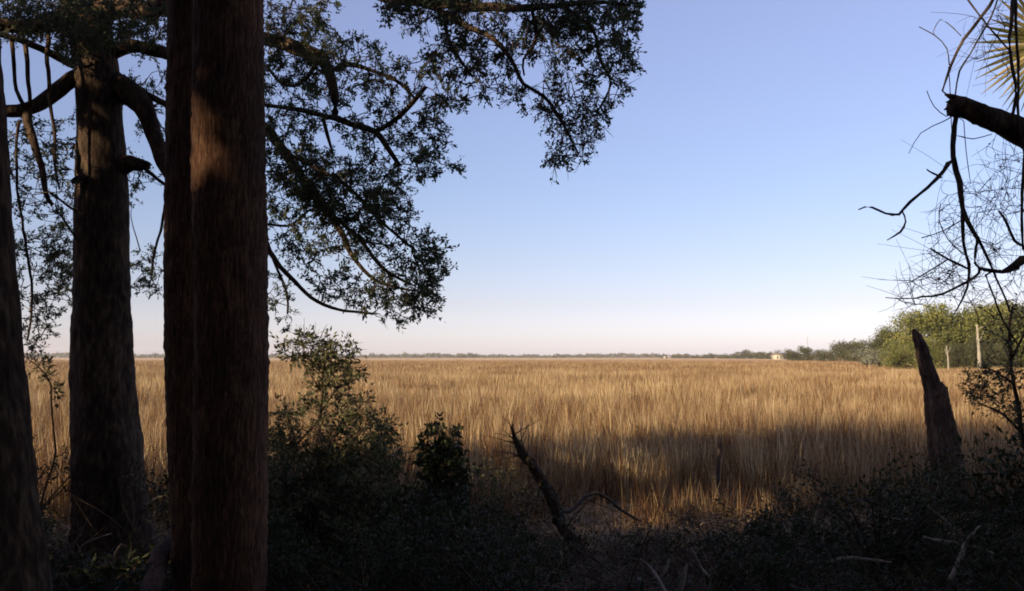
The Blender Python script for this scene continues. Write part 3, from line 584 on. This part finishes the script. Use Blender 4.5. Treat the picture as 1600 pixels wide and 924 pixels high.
# ---------------------------------------------------------------- shrubs by the viewer
def shrub_from_px(name, label, cat, base, stems, polys, L, W, n, R, mat=None, group=None, r0=.004, droop=0.1, wob=.03):
    b = P(*base); root = thing(name, label, cat, b, group); nodes = []; gs = Geo(); g = Geo(); gt = Geo()
    for s in stems:
        p, r_ = px_path(s, .05, .012); tube(gs, p, r_ * .62, 6, .15); nodes.extend(list(p[::2]))
    link('stem', gs.mesh('stem', M_dead, b, smooth=True), root)
    grow(nodes, np.concatenate([sample_poly(*pp) for pp in polys]), gt, leaf_spray(g, gt, L, W, n, R, droop), r0, wob, 3)
    link('twigs', gt.mesh('twigs', M_twig, b), root, kind='stuff'); link('foliage', g.mesh('foliage', mat or M_shrubleaf, b), root, kind='stuff')
    return root
shrub_from_px('yaupon_shrub', 'tall leafy shrub beside the thick palm trunk, its top catching the sun above the horizon', 'shrub', (488, 900, 6.6),
    [[(486, 960, 6.6, 7), (490, 800, 6.6, 6), (496, 680, 6.6, 5), (503, 610, 6.6, 3.5), (508, 560, 6.6, 2)], [(490, 780, 6.6, 5), (460, 690, 6.6, 4), (445, 640, 6.5, 3)], [(492, 760, 6.6, 4), (540, 700, 6.5, 4), (575, 660, 6.5, 2)], [(503, 612, 6.6, 2.5), (475, 570, 6.6, 2), (462, 540, 6.6, 1.5)], [(460, 700, 6.6, 3), (500, 650, 6.5, 2), (530, 600, 6.5, 2)]],
    [([(440, 540), (470, 518), (500, 522), (550, 545), (552, 600), (510, 610), (480, 575), (445, 560)], 110, 6.3, 6.9),
     ([(425, 640), (480, 610), (560, 610), (610, 660), (600, 720), (420, 720)], 230, 6.1, 7.0), ([(415, 700), (620, 700), (640, 900), (410, 900)], 220, 5.8, 7.0)], .040, .019, 20, .12, M_yaupon)
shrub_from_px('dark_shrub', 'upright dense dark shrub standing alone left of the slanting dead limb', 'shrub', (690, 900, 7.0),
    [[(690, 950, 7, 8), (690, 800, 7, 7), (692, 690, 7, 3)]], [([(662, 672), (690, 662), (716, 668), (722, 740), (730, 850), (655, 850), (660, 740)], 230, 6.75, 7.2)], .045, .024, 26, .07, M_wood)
shrub_from_px('sparse_shrub', 'sparse small-leaved shrub at the right edge beyond the leaning snag', 'shrub', (1640, 860, 6.0),
    [[(1640, 960, 6, 9), (1625, 780, 6, 7), (1600, 690, 6, 6), (1585, 610, 6, 5), (1578, 560, 6, 4), (1580, 480, 6, 3)], [(1600, 680, 6, 4), (1570, 650, 6, 3), (1535, 628, 6, 2)], [(1583, 600, 6, 3), (1555, 580, 6, 2), (1530, 570, 6, 1.5)], [(1582, 560, 6, 3), (1600, 520, 6, 3), (1620, 480, 6, 2)]],
    [([(1510, 585), (1545, 575), (1600, 570), (1600, 690), (1565, 650), (1515, 628)], 80, 5.7, 6.3), ([(1540, 500), (1600, 470), (1680, 500), (1680, 600), (1560, 590)], 80, 5.7, 6.4), ([(1600, 600), (1700, 560), (1720, 860), (1590, 800)], 100, 5.7, 6.5)], .03, .014, 13, .10, M_yaupon)
shrub_from_px('leafy_vine', 'thin leafy vine against the golden grass between the leaning trunk and the oak', 'vine', (60, 820, 5.9),
    [[(70, 960, 5.9, 4), (62, 820, 5.9, 3), (85, 720, 5.9, 2.5), (82, 640, 5.9, 2), (80, 600, 5.9, 2), (62, 572, 5.9, 1.5), (45, 560, 5.9, 1)]],
    [([(40, 555), (70, 560), (92, 590), (95, 640), (72, 640), (76, 600), (50, 575)], 16, 5.8, 6.0)], .035, .018, 8, .06, M_yaupon)
# low thicket: a few shrub shapes, each placed many times
def thicket_mesh(nst, H, R, n, L, W):
    g = Geo(); gs = Geo()
    for _ in range(nst):
        a = random.uniform(0, 6.28); e_ = np.array([math.cos(a) * R * random.uniform(.3, .9), math.sin(a) * R * random.uniform(.3, .9), H * random.uniform(.7, 1)])
        p, r_ = smooth_path([(0, 0, -.1), e_ * np.array([.3, .3, .5]), e_], [.010, .007, .003], .1, .01); tube(gs, p, r_, 4, cap=False)
        for _ in range(5):
            s = p[random.randint(len(p) // 3, len(p) - 1)]; d = unit(RNG.normal(0, 1, 3) + [0, 0, .4]) * R * random.uniform(.2, .5)
            p2 = np.array([s, s + d * .5 + [0, 0, .02], s + d]); tube(gs, p2, [.004, .003, .0015], 3, cap=False); k = n // (nst * 5)
            leaves(g, s + d * RNG.uniform(.1, 1.1, k)[:, None] + RNG.normal(0, .035, (k, 3)), L, W, d * 2, 1.0)
    return g.mesh('foliage', M_shrubleaf), gs.mesh('stems', M_twig)
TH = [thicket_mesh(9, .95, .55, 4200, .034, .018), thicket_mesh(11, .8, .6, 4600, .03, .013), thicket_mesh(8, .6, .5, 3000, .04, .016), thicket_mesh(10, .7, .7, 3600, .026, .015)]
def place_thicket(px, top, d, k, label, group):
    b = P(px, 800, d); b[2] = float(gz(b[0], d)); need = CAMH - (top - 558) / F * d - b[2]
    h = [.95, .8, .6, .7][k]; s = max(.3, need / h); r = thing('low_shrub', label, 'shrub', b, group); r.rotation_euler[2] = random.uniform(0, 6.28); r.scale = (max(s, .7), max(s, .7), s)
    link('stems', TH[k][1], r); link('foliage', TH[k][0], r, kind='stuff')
GRP = 'dark shrubs of the shaded thicket'; LB = 'low dark leafy shrub in the shaded thicket along the marsh edge'
tops = [(-60, 700), (80, 700), (230, 720), (420, 700), (500, 700), (560, 712), (610, 725), (650, 730), (740, 714), (775, 705), (800, 770), (850, 815), (900, 840), (960, 845), (1010, 820), (1100, 800), (1200, 800), (1240, 765), (1300, 740), (1400, 735), (1500, 740), (1600, 730), (1700, 720)]
for i, x in enumerate(range(-120, 1740, 62)):
    tp = np.interp(x, [a for a, b in tops], [b for a, b in tops]) + random.choice([-16, 0, 20, 45])
    if 30 < x < 300: continue
    if 860 < x < 1260 and i % 2: continue
    place_thicket(x + random.uniform(-18, 18), tp, random.uniform(6.4, 8.2), random.randint(0, 3), LB, GRP)
for i, x in enumerate(range(-140, 1760, 84)):
    tp = np.interp(x, [a for a, b in tops], [b for a, b in tops]) * .5 + 465 + random.uniform(-20, 40)
    if 60 < x < 290 or 940 < x < 1160 or 1350 < x < 1560: continue
    place_thicket(x + random.uniform(-20, 20), max(tp, 815), random.uniform(4.6, 5.8), random.randint(0, 3), LB, GRP)
# heaps of dead twigs and dry stems between the shrubs
def tangle(n, R, H, r0):
    g = Geo()
    for _ in range(n):
        a = random.uniform(0, 6.28); s_ = np.array([random.uniform(-R, R) * .7, random.uniform(-R, R) * .7, random.uniform(-.05, H * .3)]); up_ = random.uniform(.1, 1.3)
        d = np.array([math.cos(a), math.sin(a), up_]); ln = H * random.uniform(.5, 1.3); t = np.linspace(0, 1, 6)[:, None]
        p = s_ + unit(d) * ln * t + RNG.normal(0, .2, 3) * ln * t * t + np.array([0, 0, -.15]) * ln * t ** 2; tube(g, p, np.linspace(r0 * random.uniform(.4, 1.3), .0012, 6), 4, cap=False)
        for _ in range(2):
            k = random.randint(1, 4); e_ = unit(RNG.normal(0, 1, 3) + d) * ln * .35; tube(g, np.array([p[k], p[k] + e_ * .5, p[k] + e_ + [0, 0, -.02]]), [.0022, .0016, .001], 3, cap=False)
    return g.mesh('brush_heap', M_straw)
M_straw = rough_mat('dry_stem', [(0.3, (0.04, 0.027, 0.018)), (0.7, (0.17, 0.115, 0.072))], 12, (1, 1, 1), .4)
TG = [tangle(46, .45, .6, .006), tangle(60, .6, .45, .005), tangle(30, .35, .85, .006)]
for px, d in [(870, 7.6), (905, 8.2), (940, 7.0), (985, 8.0), (1020, 6.6), (1060, 7.6), (1105, 6.8), (1150, 7.9), (1190, 7.0), (1235, 8.0), (1280, 7.2), (1340, 8.2), (1390, 6.6), (1440, 7.6), (1530, 6.4), (1560, 7.8), (1010, 5.2), (1090, 5.0), (1230, 5.6), (1470, 5.2), (1400, 5.4), (800, 8.2), (735, 8.4), (660, 8.2), (560, 8.4), (450, 8.0), (250, 6.2), (225, 7.0), (120, 5.6), (95, 6.6), (960, 5.6), (1160, 5.5)]:
    x = (px - 800) / F * d; o = link('brush_heap', random.choice(TG)); o.location = (x, d, float(gz(x, d))); o.rotation_euler = (0, 0, random.uniform(0, 6.28)); k = random.uniform(.7, 1.1); o.scale = (k, k, k)
    o['label'] = 'heap of dead twigs and dry stems in the dark undergrowth before the marsh grass'; o['category'] = 'brushwood'; o['group'] = 'heaps of dead twigs in the undergrowth'

# ---------------------------------------------------------------- leaf litter and ground cover
g = Geo(); n = 26000; x = RNG.uniform(-9, 9, n); y = RNG.uniform(2.0, 10.5, n)
leaves(g, np.stack([x, y, gz(x, y) + RNG.uniform(0.005, .05, n)], 1), .07, .03, None, 1, None, 1.2)
link('leaf_litter', g.mesh('leaf_litter', M_deadleaf), kind='stuff')
covers = []
for k in range(4):
    g = Geo(); m_ = 150
    a = RNG.uniform(0, 6.28, m_); r_ = .3 * np.sqrt(RNG.uniform(0, 1, m_)); c = np.stack([r_ * np.cos(a), r_ * np.sin(a), RNG.uniform(.02, .32, m_)], 1)
    leaves(g, c, .06, .022, None, 1); covers.append(g.mesh('ground_cover', M_shrubleaf))
for k in range(2): covers.append(blade_mesh('ground_straw', 44, .32, .25, .62, .006, .6, .9, -.25, .5))
gcol = clump_collection('ground_cover_tufts', covers)
n = 2100; x = RNG.uniform(-8, 8, n); y = RNG.uniform(2.5, 10, n); ok = np.abs(x) < y * .75 + 1; x = x[ok]; y = y[ok]; n = len(x)
s = RNG.uniform(.6, 1.3, n)
x[:46] = np.concatenate([RNG.uniform(-3.1, -2.5, 26), RNG.uniform(-2.8, -2.4, 20)]); y[:46] = np.concatenate([RNG.uniform(5.2, 6.1, 26), RNG.uniform(6.3, 7.2, 20)])
scatter('ground_cover', np.stack([x, y, gz(x, y)], 1), np.stack([RNG.normal(0, .1, n), RNG.normal(0, .1, n), RNG.uniform(0, 6.28, n)], 1), np.stack([s, s, s], 1), np.where(RNG.uniform(0, 1, n) < .5 - .25 * ((x / y > .03) & (x / y < .32)), RNG.integers(0, 4, n), RNG.integers(4, 6, n)), gcol, kind='stuff')

# ---------------------------------------------------------------- leaning snag
def snag():
    d = 10.0; pts = [(1504, 900, d, 32), (1492, 820, d, 28), (1482, 750, d, 26), (1474, 695, d, 24.5), (1467, 650, d, 22), (1462, 614, d, 19.5), (1457, 604, d, 15.5), (1451, 585, d, 13.5), (1441, 548, d, 11), (1433, 527, d, 7.5), (1427, 515, d, 3)]
    path, rad = px_path([(a_, b_, c_, r_ * .86) for a_, b_, c_, r_ in pts], .03, .004); b = path[0].copy(); g = Geo(); n = len(path); sides = 40
    a, bb = frames(path); th = np.linspace(0, 2 * np.pi, sides, endpoint=False)
    h = np.linspace(0, 1, n)[:, None]; fur = np.cumsum(RNG.normal(0, .03, (n, sides)), 0) * .4 + RNG.normal(0, .08, (1, sides)) + RNG.normal(0, .025, (n, sides))
    rr = 1 + fur + .06 * np.sin(3 * th[None] + 4 * h)
    v = path[:, None] + (rad[:, None] * rr)[..., None] * (np.cos(th)[None, :, None] * a[:, None] + np.sin(th)[None, :, None] * bb[:, None])
    i = np.arange(n - 1)[:, None] * sides; j = np.arange(sides)[None]; k = (j + 1) % sides
    g.add(v.reshape(-1, 3), np.stack([i + j, i + k, i + sides + k, i + sides + j], -1).reshape(-1, 4))
    r = thing('tree_snag', 'leaning broken tree snag with a pointed splintered top, rising from the marsh edge', 'dead tree', b)
    link('trunk', g.mesh('trunk', M_dead, b), r)
    for (x0, y0, x1, y1, w_) in ((1476, 640, 1480, 604, 6), (1470, 625, 1471, 596, 5), (1446, 590, 1434, 530, 4)):
        gg = Geo(); p, r_ = px_path([(x0, y0, d - .05, w_), ((x0 + x1) / 2, (y0 + y1) / 2, d - .06, w_ * .7), (x1, y1, d - .05, 1)], .05, .004); tube(gg, p, r_, 6, .25)
        link('splinter', gg.mesh('splinter', M_dead, b), r)
snag()
# ---------------------------------------------------------------- dead limbs, sticks
def stick(name, label, seq, mat, cat='stick', sides=7, twigs=0, group=None, wob=.006, rough=.12):
    path, rad = px_path(seq, .04, wob); b = path[0].copy(); g = Geo(); tube(g, path, rad, sides, rough)
    if not twigs:
        o = link(name, g.mesh(name, mat, b, smooth=True)); o.location = b; o['label'] = label; o['category'] = cat
    else:
        o = thing(name, label, cat, b); link('wood', g.mesh('wood', mat, b, smooth=True), o); gt = Geo()
        for _ in range(twigs):
            k = random.randint(2, len(path) - 2); d = unit(unit(path[k + 1] - path[k]) + RNG.normal(0, .8, 3)); ln = random.uniform(.1, .4)
            t = np.linspace(0, 1, 6)[:, None]; tube(gt, path[k] + d * ln * t + RNG.normal(0, .25, 3) * ln * t * t, np.linspace(min(.005, rad[k] * .3), .0012, 6), 4, cap=False)
        link('twigs', gt.mesh('twigs', mat, b), o, kind='stuff')
    if group: o['group'] = group
    return o
stick('fallen_limb', 'dark ragged dead limb slanting up out of the thicket in front of the golden grass', [(915, 885, 7.4, 11), (888, 835, 7.5, 9), (862, 785, 7.6, 10), (832, 735, 7.7, 8), (812, 700, 7.8, 6), (802, 664, 7.8, 1.5)], M_oakbark, 'dead limb', 9, 60, rough=.35, wob=.02)
stick('dead_branch', 'thin dark branch crossing the dry grass just right of the ragged limb', [(850, 760, 7.6, 3), (885, 800, 7.7, 3), (930, 770, 8, 3), (975, 800, 8.2, 2.5), (1000, 815, 8.3, 1.5)], M_twig, 'branch', 5, 8)
stick('wooden_stake', 'thin dark upright stake standing in the front of the grass', [(1119, 800, 10.4, 4), (1121, 750, 10.4, 3.5), (1124, 700, 10.4, 2.8), (1128, 680, 10.4, 1.2)], M_twig, 'stake', 7)
stick('rotting_log', 'grey rotting log lying between the oak and the palm trunks', [(222, 960, 4.6, 17), (240, 905, 4.9, 14), (257, 862, 5.3, 12), (272, 838, 5.6, 8)], M_dead, 'log', 12, wob=.012, rough=.22)
ST_ = [('dead_stick', 'curved pale stick lying like a shallow bowl right of centre in the dark thicket', [(1356, 797, 6.2, 1.5), (1372, 806, 6.2, 3), (1395, 812, 6.2, 3), (1418, 812, 6.2, 3), (1430, 806, 6.2, 1.5)]),
 ('dead_stick', 'long pale forked-looking stick standing slantwise at the lower right', [(1484, 908, 4.6, 5), (1497, 880, 4.7, 5), (1510, 852, 4.8, 4), (1518, 835, 4.8, 3), (1528, 821, 4.9, 2)]),
 ('dead_stick', 'grey stick lying nearly level behind the slanting stick at the lower right', [(1443, 839, 5.4, 3), (1475, 845, 5.4, 4), (1508, 853, 5.4, 4), (1550, 860, 5.4, 3)]),
 ('dead_stick', 'thin dull stick sloping down right below the snag', [(1450, 792, 5.8, 2), (1478, 812, 5.8, 3), (1503, 831, 5.8, 3)]),
 ('dead_stick', 'short curved pale shoot touching the right side of the snag', [(1503, 725, 8.5, 2.2), (1507, 740, 8.5, 2.2), (1516, 751, 8.5, 1.4)]),
 ('dead_stick', 'pale twig slanting down to the right at the bottom centre', [(1080, 856, 4.6, 2), (1090, 876, 4.6, 4), (1100, 890, 4.6, 3), (1110, 902, 4.5, 2)]),
 ('dead_stick', 'pale twig running to the bottom edge left of the two upright twigs', [(1000, 874, 4.4, 2), (1014, 890, 4.4, 4), (1030, 908, 4.3, 3), (1046, 930, 4.2, 3)]),
 ('dead_stick', 'upright pale twig crossing the bottom centre twig', [(1028, 908, 4.4, 2.5), (1036, 890, 4.4, 3), (1045, 870, 4.4, 1.5)]),
 ('dead_stick', 'stubby bleached twig at the bottom edge with a thick foot', [(1060, 930, 4.3, 6), (1066, 905, 4.3, 4.5), (1073, 880, 4.3, 2)]),
 ('dead_stick', 'small bleached twig upright in the thicket below the lit patch of grass', [(1196, 842, 6.4, 3), (1199, 825, 6.4, 3), (1202, 808, 6.4, 1.5)]),
 ('dead_stick', 'pale stick leaning in the lit gap between oak and palm', [(230, 788, 6.6, 2), (248, 780, 6.6, 3), (266, 773, 6.6, 1.5)]),
 ('dead_stick', 'curling grey twig in the dark at the foot of the oak', [(177, 885, 5.6, 2), (182, 865, 5.6, 2.5), (190, 850, 5.6, 2), (196, 856, 5.6, 1.5)]),
 ('dead_stick', 'thin reddish twig lying level across the foot of the oak', [(128, 853, 5.8, 2), (150, 842, 5.8, 2), (170, 834, 5.8, 1.3)]),
 ('dead_stick', 'broken stick standing in the gap beside the upright dark shrub', [(735, 800, 7.0, 3), (728, 765, 7.0, 3), (722, 735, 7.0, 1.5)]),
 ('dead_stick', 'dull stick lying low under the curved pale stick', [(1290, 880, 5.2, 3), (1340, 872, 5.3, 4), (1400, 880, 5.3, 2)])]
for nm, lb, sq in ST_: stick(nm, lb, [(a, b, d * 1.05, r * .78) for a, b, d, r in sq], M_stick, wob=.012, rough=.22)

# ---------------------------------------------------------------- far trees, houses, mast
def crown_mesh(name, R, H, n, L, mat, lobes=9, flat=.45, low=.16):
    g = Geo(); 
    for _ in range(lobes):
        a = random.uniform(0, 6.28); rr = R * random.uniform(0, .7); c = np.array([math.cos(a) * rr, math.sin(a) * rr, H * random.uniform(low, .85)]); s = np.array([R * random.uniform(.3, .5), R * random.uniform(.3, .5), H * random.uniform(.12, .2)])
        k = n // lobes; d = unit(RNG.normal(0, 1, (k, 3))) * (RNG.uniform(0, 1, k) ** flat)[:, None] * s
        leaves(g, c + d, L, L * .55, None, 1, np.clip(RNG.normal(random.uniform(.25, .7), .22, k), 0, 1))
    return g.mesh(name, mat)
def tree_kind(R, H, n, L, mat, lobes=9):
    g = Geo(); p, r_ = smooth_path([(0, 0, -.3), (R * .05, 0, H * .4), (0, R * .05, H * .75)], [.035 * H, .025 * H, .012 * H], H * .1, H * .004); tube(g, p, r_, 7)
    for _ in range(4):
        a = random.uniform(0, 6.28); s = p[len(p) // 2]; e_ = s + np.array([math.cos(a) * R * .6, math.sin(a) * R * .6, H * .25]); tube(g, np.array([s, (s + e_) / 2 + [0, 0, -.03 * H], e_]), [.014 * H, .01 * H, .004 * H], 5)
    return crown_mesh('crown', R, H, n, L, mat, lobes), g.mesh('trunk', M_oakbark)
KN = {'oak': [tree_kind(4.2, 8, 10500, .24, M_farleaf, 22) for _ in range(3)], 'dark': [tree_kind(3.6, 8, 9500, .23, M_farleaf_dark, 20) for _ in range(2)], 'mid': [tree_kind(5.0, 7, 3000, .45, M_farleaf_dark, 16) for _ in range(3)],
      'pale': [tree_kind(2.4, 3, 1400, .2, M_farleaf_pale, 9)], 'far': [tree_kind(6, 7, 420, 1.2, M_farleaf_dark, 8) for _ in range(3)]}
ORD = 'first second third fourth fifth sixth seventh eighth ninth tenth eleventh twelfth thirteenth fourteenth fifteenth sixteenth seventeenth eighteenth nineteenth twentieth twenty-first twenty-second twenty-third twenty-fourth twenty-fifth twenty-sixth twenty-seventh twenty-eighth twenty-ninth thirtieth'.split()
def far_tree(px, d, top, kind, label, group=None, width=1.0, z0=-.6):
    k = KN[kind][random.randrange(len(KN[kind]))]; x = (px - 800) / F * d; H = CAMH + (558 - top) / F * d - z0; base_h = {'oak': 8, 'dark': 8, 'mid': 7, 'pale': 3, 'far': 7}[kind]; s = H / base_h * 1.04
    r = thing('shrub' if kind == 'pale' else 'tree', label, 'shrub' if kind == 'pale' else 'tree', (x, d, z0), group); r.scale = (s * width, s * width, s); r.rotation_euler[2] = random.uniform(0, 6.28)
    link('trunk', k[1], r); link('crown', k[0], r, kind='stuff')
G1 = 'trees of the wood beyond the marsh on the right'
for px, d, top, kind, lb in [
    (1385, 118, 506, 'dark', 'small grey-green tree at the left end of the near wood beyond the marsh'),
    (1420, 108, 486, 'oak', 'yellow-green round tree above the point of the leaning snag'),
    (1468, 104, 474, 'oak', 'tallest yellow-green tree of the near wood, just right of the snag'),
    (1510, 106, 482, 'dark', 'dark tree behind the pale bare trunk in the near wood'),
    (1548, 102, 478, 'oak', 'olive tree right of the pale bare trunk in the near wood'),
    (1590, 100, 474, 'dark', 'dark tree of the near wood at the right edge behind the sparse shrub'),
    (1445, 96, 528, 'oak', 'low yellow-green tree at the foot of the near wood right behind the snag'),
    (1400, 100, 534, 'oak', 'low bright tree at the marsh edge left of the snag'),
    (1495, 94, 530, 'dark', 'low dark tree in the hollow of the near wood, left of the pale bare trunk'),
    (1560, 94, 530, 'dark', 'low dark tree at the marsh edge right of the pale bare trunk'),
    (1640, 98, 470, 'oak', 'olive tree of the near wood cut off by the right edge of the picture'),
    (1482, 120, 478, 'dark', 'dark tree rising behind the tallest yellow-green tree of the near wood'),
    (1532, 122, 474, 'oak', 'olive tree rising at the back of the near wood above the tall pale bare trunk'),
    (1575, 120, 470, 'oak', 'olive tree at the back of the near wood close to the right edge'),
    (1612, 96, 520, 'oak', 'low olive tree at the right edge behind the stem of the sparse shrub'),
    (1528, 98, 520, 'dark', 'low dark tree directly behind the tall pale bare trunk'),
    (1700, 98, 472, 'dark', 'dark tree of the near wood outside the right edge')]: far_tree(px, d, top, kind, lb, G1, 1.0)
for px, d, top, lb in [(1352, 120, 543, 'pale grey bush at the marsh edge, leftmost of the pale bushes'), (1372, 112, 540, 'pale grey bush at the marsh edge, in the middle of the pale bushes'), (1392, 108, 545, 'pale grey bush at the marsh edge, rightmost of the pale bushes')]: far_tree(px, d, top, 'pale', lb, 'pale bushes at the marsh edge')
MT = [1232, 1246, 1262, 1280, 1296, 1312, 1330, 1346, 1364, 1380]
for i, px in enumerate(MT):
    far_tree(px, 300 - i * 10, [546, 541, 543, 546, 541, 535, 533, 532, 535, 530][i], 'mid', 'hazy olive tree beyond the marsh, %s to the right of the cream house' % ORD[i], 'trees in the middle-distance row', 1.0)
for i in range(30):
    px = 1036 + i * 6.5 + random.uniform(-3, 3); far_tree(px, 900 - i * 14, np.interp(px, [1036, 1130, 1160, 1225], [554.5, 553, 548, 549]) + random.uniform(-1.2, .8), 'far', 'tiny grey-green far shore tree, %s to the left of the cream house' % ORD[29 - i], 'trees along the far shore', 1.0)
for px, top, wd, lb in [(686, 555, 1.0, 'smallest tree clump on the horizon, left of the large clump'), (722, 551.5, 1.3, 'left half of the large rounded tree clump on the horizon'), (738, 551.5, 1.3, 'right half of the large rounded tree clump on the horizon'), (866, 555, 1.1, 'low tree clump on the horizon near the centre, left one of a pair'), (878, 555, 1.1, 'low tree clump on the horizon near the centre, right one of a pair')]:
    far_tree(px, 1150, top, 'far', lb, 'tree clumps on the horizon', wd)
g = Geo()
n = 40000; px = RNG.uniform(-300, 1900, n); dd = RNG.uniform(1250, 1380, n); hh = 4.9 + 1.0 * np.sin(px * .021) + 0.8 * np.sin(px * .13 + 1) + 0.7 * np.sin(px * .37) + RNG.uniform(-1, 1, n); hh = np.where(px < 260, hh + 1, hh)
leaves(g, np.stack([(px - 800) / F * dd, dd, -.6 + hh * RNG.uniform(0, 1, n) ** .7], 1), 2.6, 1.8)
link('far_woods', g.mesh('far_woods', M_farleaf_dark), kind='stuff')
# pale bare trunks standing in front of the near wood
def pale_trunk(label, px, d, top, r_, br):
    b = np.array([(px - 800) / F * d, d, -.6]); g = Geo(); T = P(px - 2, top, d); p, rr = smooth_path([b - [0, 0, .2], (b + T) / 2 + [.1, 0, 0], T], [r_, r_ * .8, r_ * .4], .4, .03); tube(g, p, rr, 8, .1)
    r = thing('dead_tree', label, 'dead tree', b); link('trunk', g.mesh('trunk', M_bleach, b, smooth=True), r)
    for _ in range(br):
        k = random.randint(len(p) // 2, len(p) - 2); e_ = p[k] + np.array([random.uniform(-1, 1), -.2, random.uniform(.5, 1.3)]); gg = Geo(); tube(gg, np.array([p[k], (p[k] + e_) / 2 + [0, 0, -.1], e_]), [r_ * .3, r_ * .2, .02], 5); link('branch', gg.mesh('branch', M_bleach, b), r)
M_bleach = rough_mat('bleached_trunk', [(0.3, (0.2, 0.175, 0.13)), (0.7, (0.42, 0.37, 0.28))], 3, (1, 1, .3), .5)
pale_trunk('tall pale bare trunk against the dark part of the near wood', 1528, 92, 508, .22, 3)
pale_trunk('shorter thin pale trunk between the snag and the tall pale one', 1480, 92, 540, .13, 2)
def box(g, c, s):
    c = np.array(c, float); s = np.array(s, float) / 2
    v = np.array([[x, y, z] for x in (-1, 1) for y in (-1, 1) for z in (-1, 1)]) * s + c
    g.add(v, [[0, 1, 3, 2], [4, 6, 7, 5], [0, 4, 5, 1], [2, 3, 7, 6], [0, 2, 6, 4], [1, 5, 7, 3]])
M_wall = rough_mat('house_wall', [(0.3, (.42, .38, .29)), (.7, (.5, .45, .35))], 1, bump=.1); M_white = rough_mat('white_wall', [(0.3, (.78, .77, .74)), (.7, (.84, .83, .8))], 1, bump=.1)
M_roof = rough_mat('roof_shingle', [(0.3, (.16, .13, .11)), (.7, (.24, .2, .17))], 2, bump=.2); M_glass = rough_mat('dark_window', [(0.3, (.03, .035, .04)), (.7, (.05, .055, .06))], 1, bump=0, rough=.15)
def house(label, px, d, W, Hh, Rh, mat):
    x = (px - 800) / F * d; r = thing('house', label, 'house', (x, d, -.3)); g = Geo(); box(g, (0, 0, Hh / 2), (W, 8, Hh)); link('wall', g.mesh('wall', mat), r)
    g = Geo(); a = W / 2 + .5; g.add([[-a, -4.5, Hh + .02], [a, -4.5, Hh + .02], [a, 4.5, Hh + .02], [-a, 4.5, Hh + .02], [-a * .75, 0, Hh + Rh], [a * .75, 0, Hh + Rh]], [[0, 1, 5, 4], [2, 3, 4, 5], [3, 2, 1, 0]], [[1, 2, 5], [3, 0, 4]]); link('roof', g.mesh('roof', M_roof), r)
    for k in range(3):
        for zz in ([Hh * .3, Hh * .72] if Hh > 4 else [Hh * .55]):
            g = Geo(); box(g, (-W / 3 + k * W / 3, -4.03, zz), (W * .11, .08, 1.3)); link('window', g.mesh('window', M_glass), r)
house('small cream house among the far trees where the shore row meets the middle-distance row', 1215, 420, 4.6, 3.0, .9, M_wall)
house('tiny white building on the far shore right of centre', 1040, 1100, 11, 3.4, 1.2, M_white)
x = (1261 - 800) / F * 500; r = thing('radio_mast', 'thin pale lattice mast sticking up above the middle-distance trees', 'mast', (x, 500, -.6)); Ht = CAMH + (558 - 527) / F * 500 + .6
for sx, sy in ((-.35, -.3), (.35, -.3), (0, .4)):
    g = Geo(); tube(g, np.array([[sx, sy, 0], [sx * .7, sy * .7, Ht / 2], [sx * .3, sy * .3, Ht]]), [.07, .06, .05], 5); link('leg', g.mesh('leg', M_bleach), r)
for k in range(10):
    z = Ht * (k + .5) / 10; f = 1 - .7 * z / Ht; g = Geo(); tube(g, np.array([[-.35 * f, -.3 * f, z], [.35 * f, -.3 * f, z + .5]]), [.04, .04], 4); tube(g, np.array([[.35 * f, -.3 * f, z], [0, .4 * f, z + .5]]), [.04, .04], 4); link('brace', g.mesh('brace', M_bleach), r)

# ---------------------------------------------------------------- air
g = Geo(); box(g, (0, 1000, 10.5), (6000, 2700, 25)); m, t = new_mat('haze'); vp = t.nodes.new('ShaderNodeVolumePrincipled'); vp.inputs['Density'].default_value = .00016; vp.inputs['Color'].default_value = (.95, .93, .97, 1); vp.inputs['Anisotropy'].default_value = 0.0
o = t.nodes.new('ShaderNodeOutputMaterial'); t.links.new(vp.outputs[0], o.inputs['Volume'])
link('haze', g.mesh('haze', m), kind='stuff')
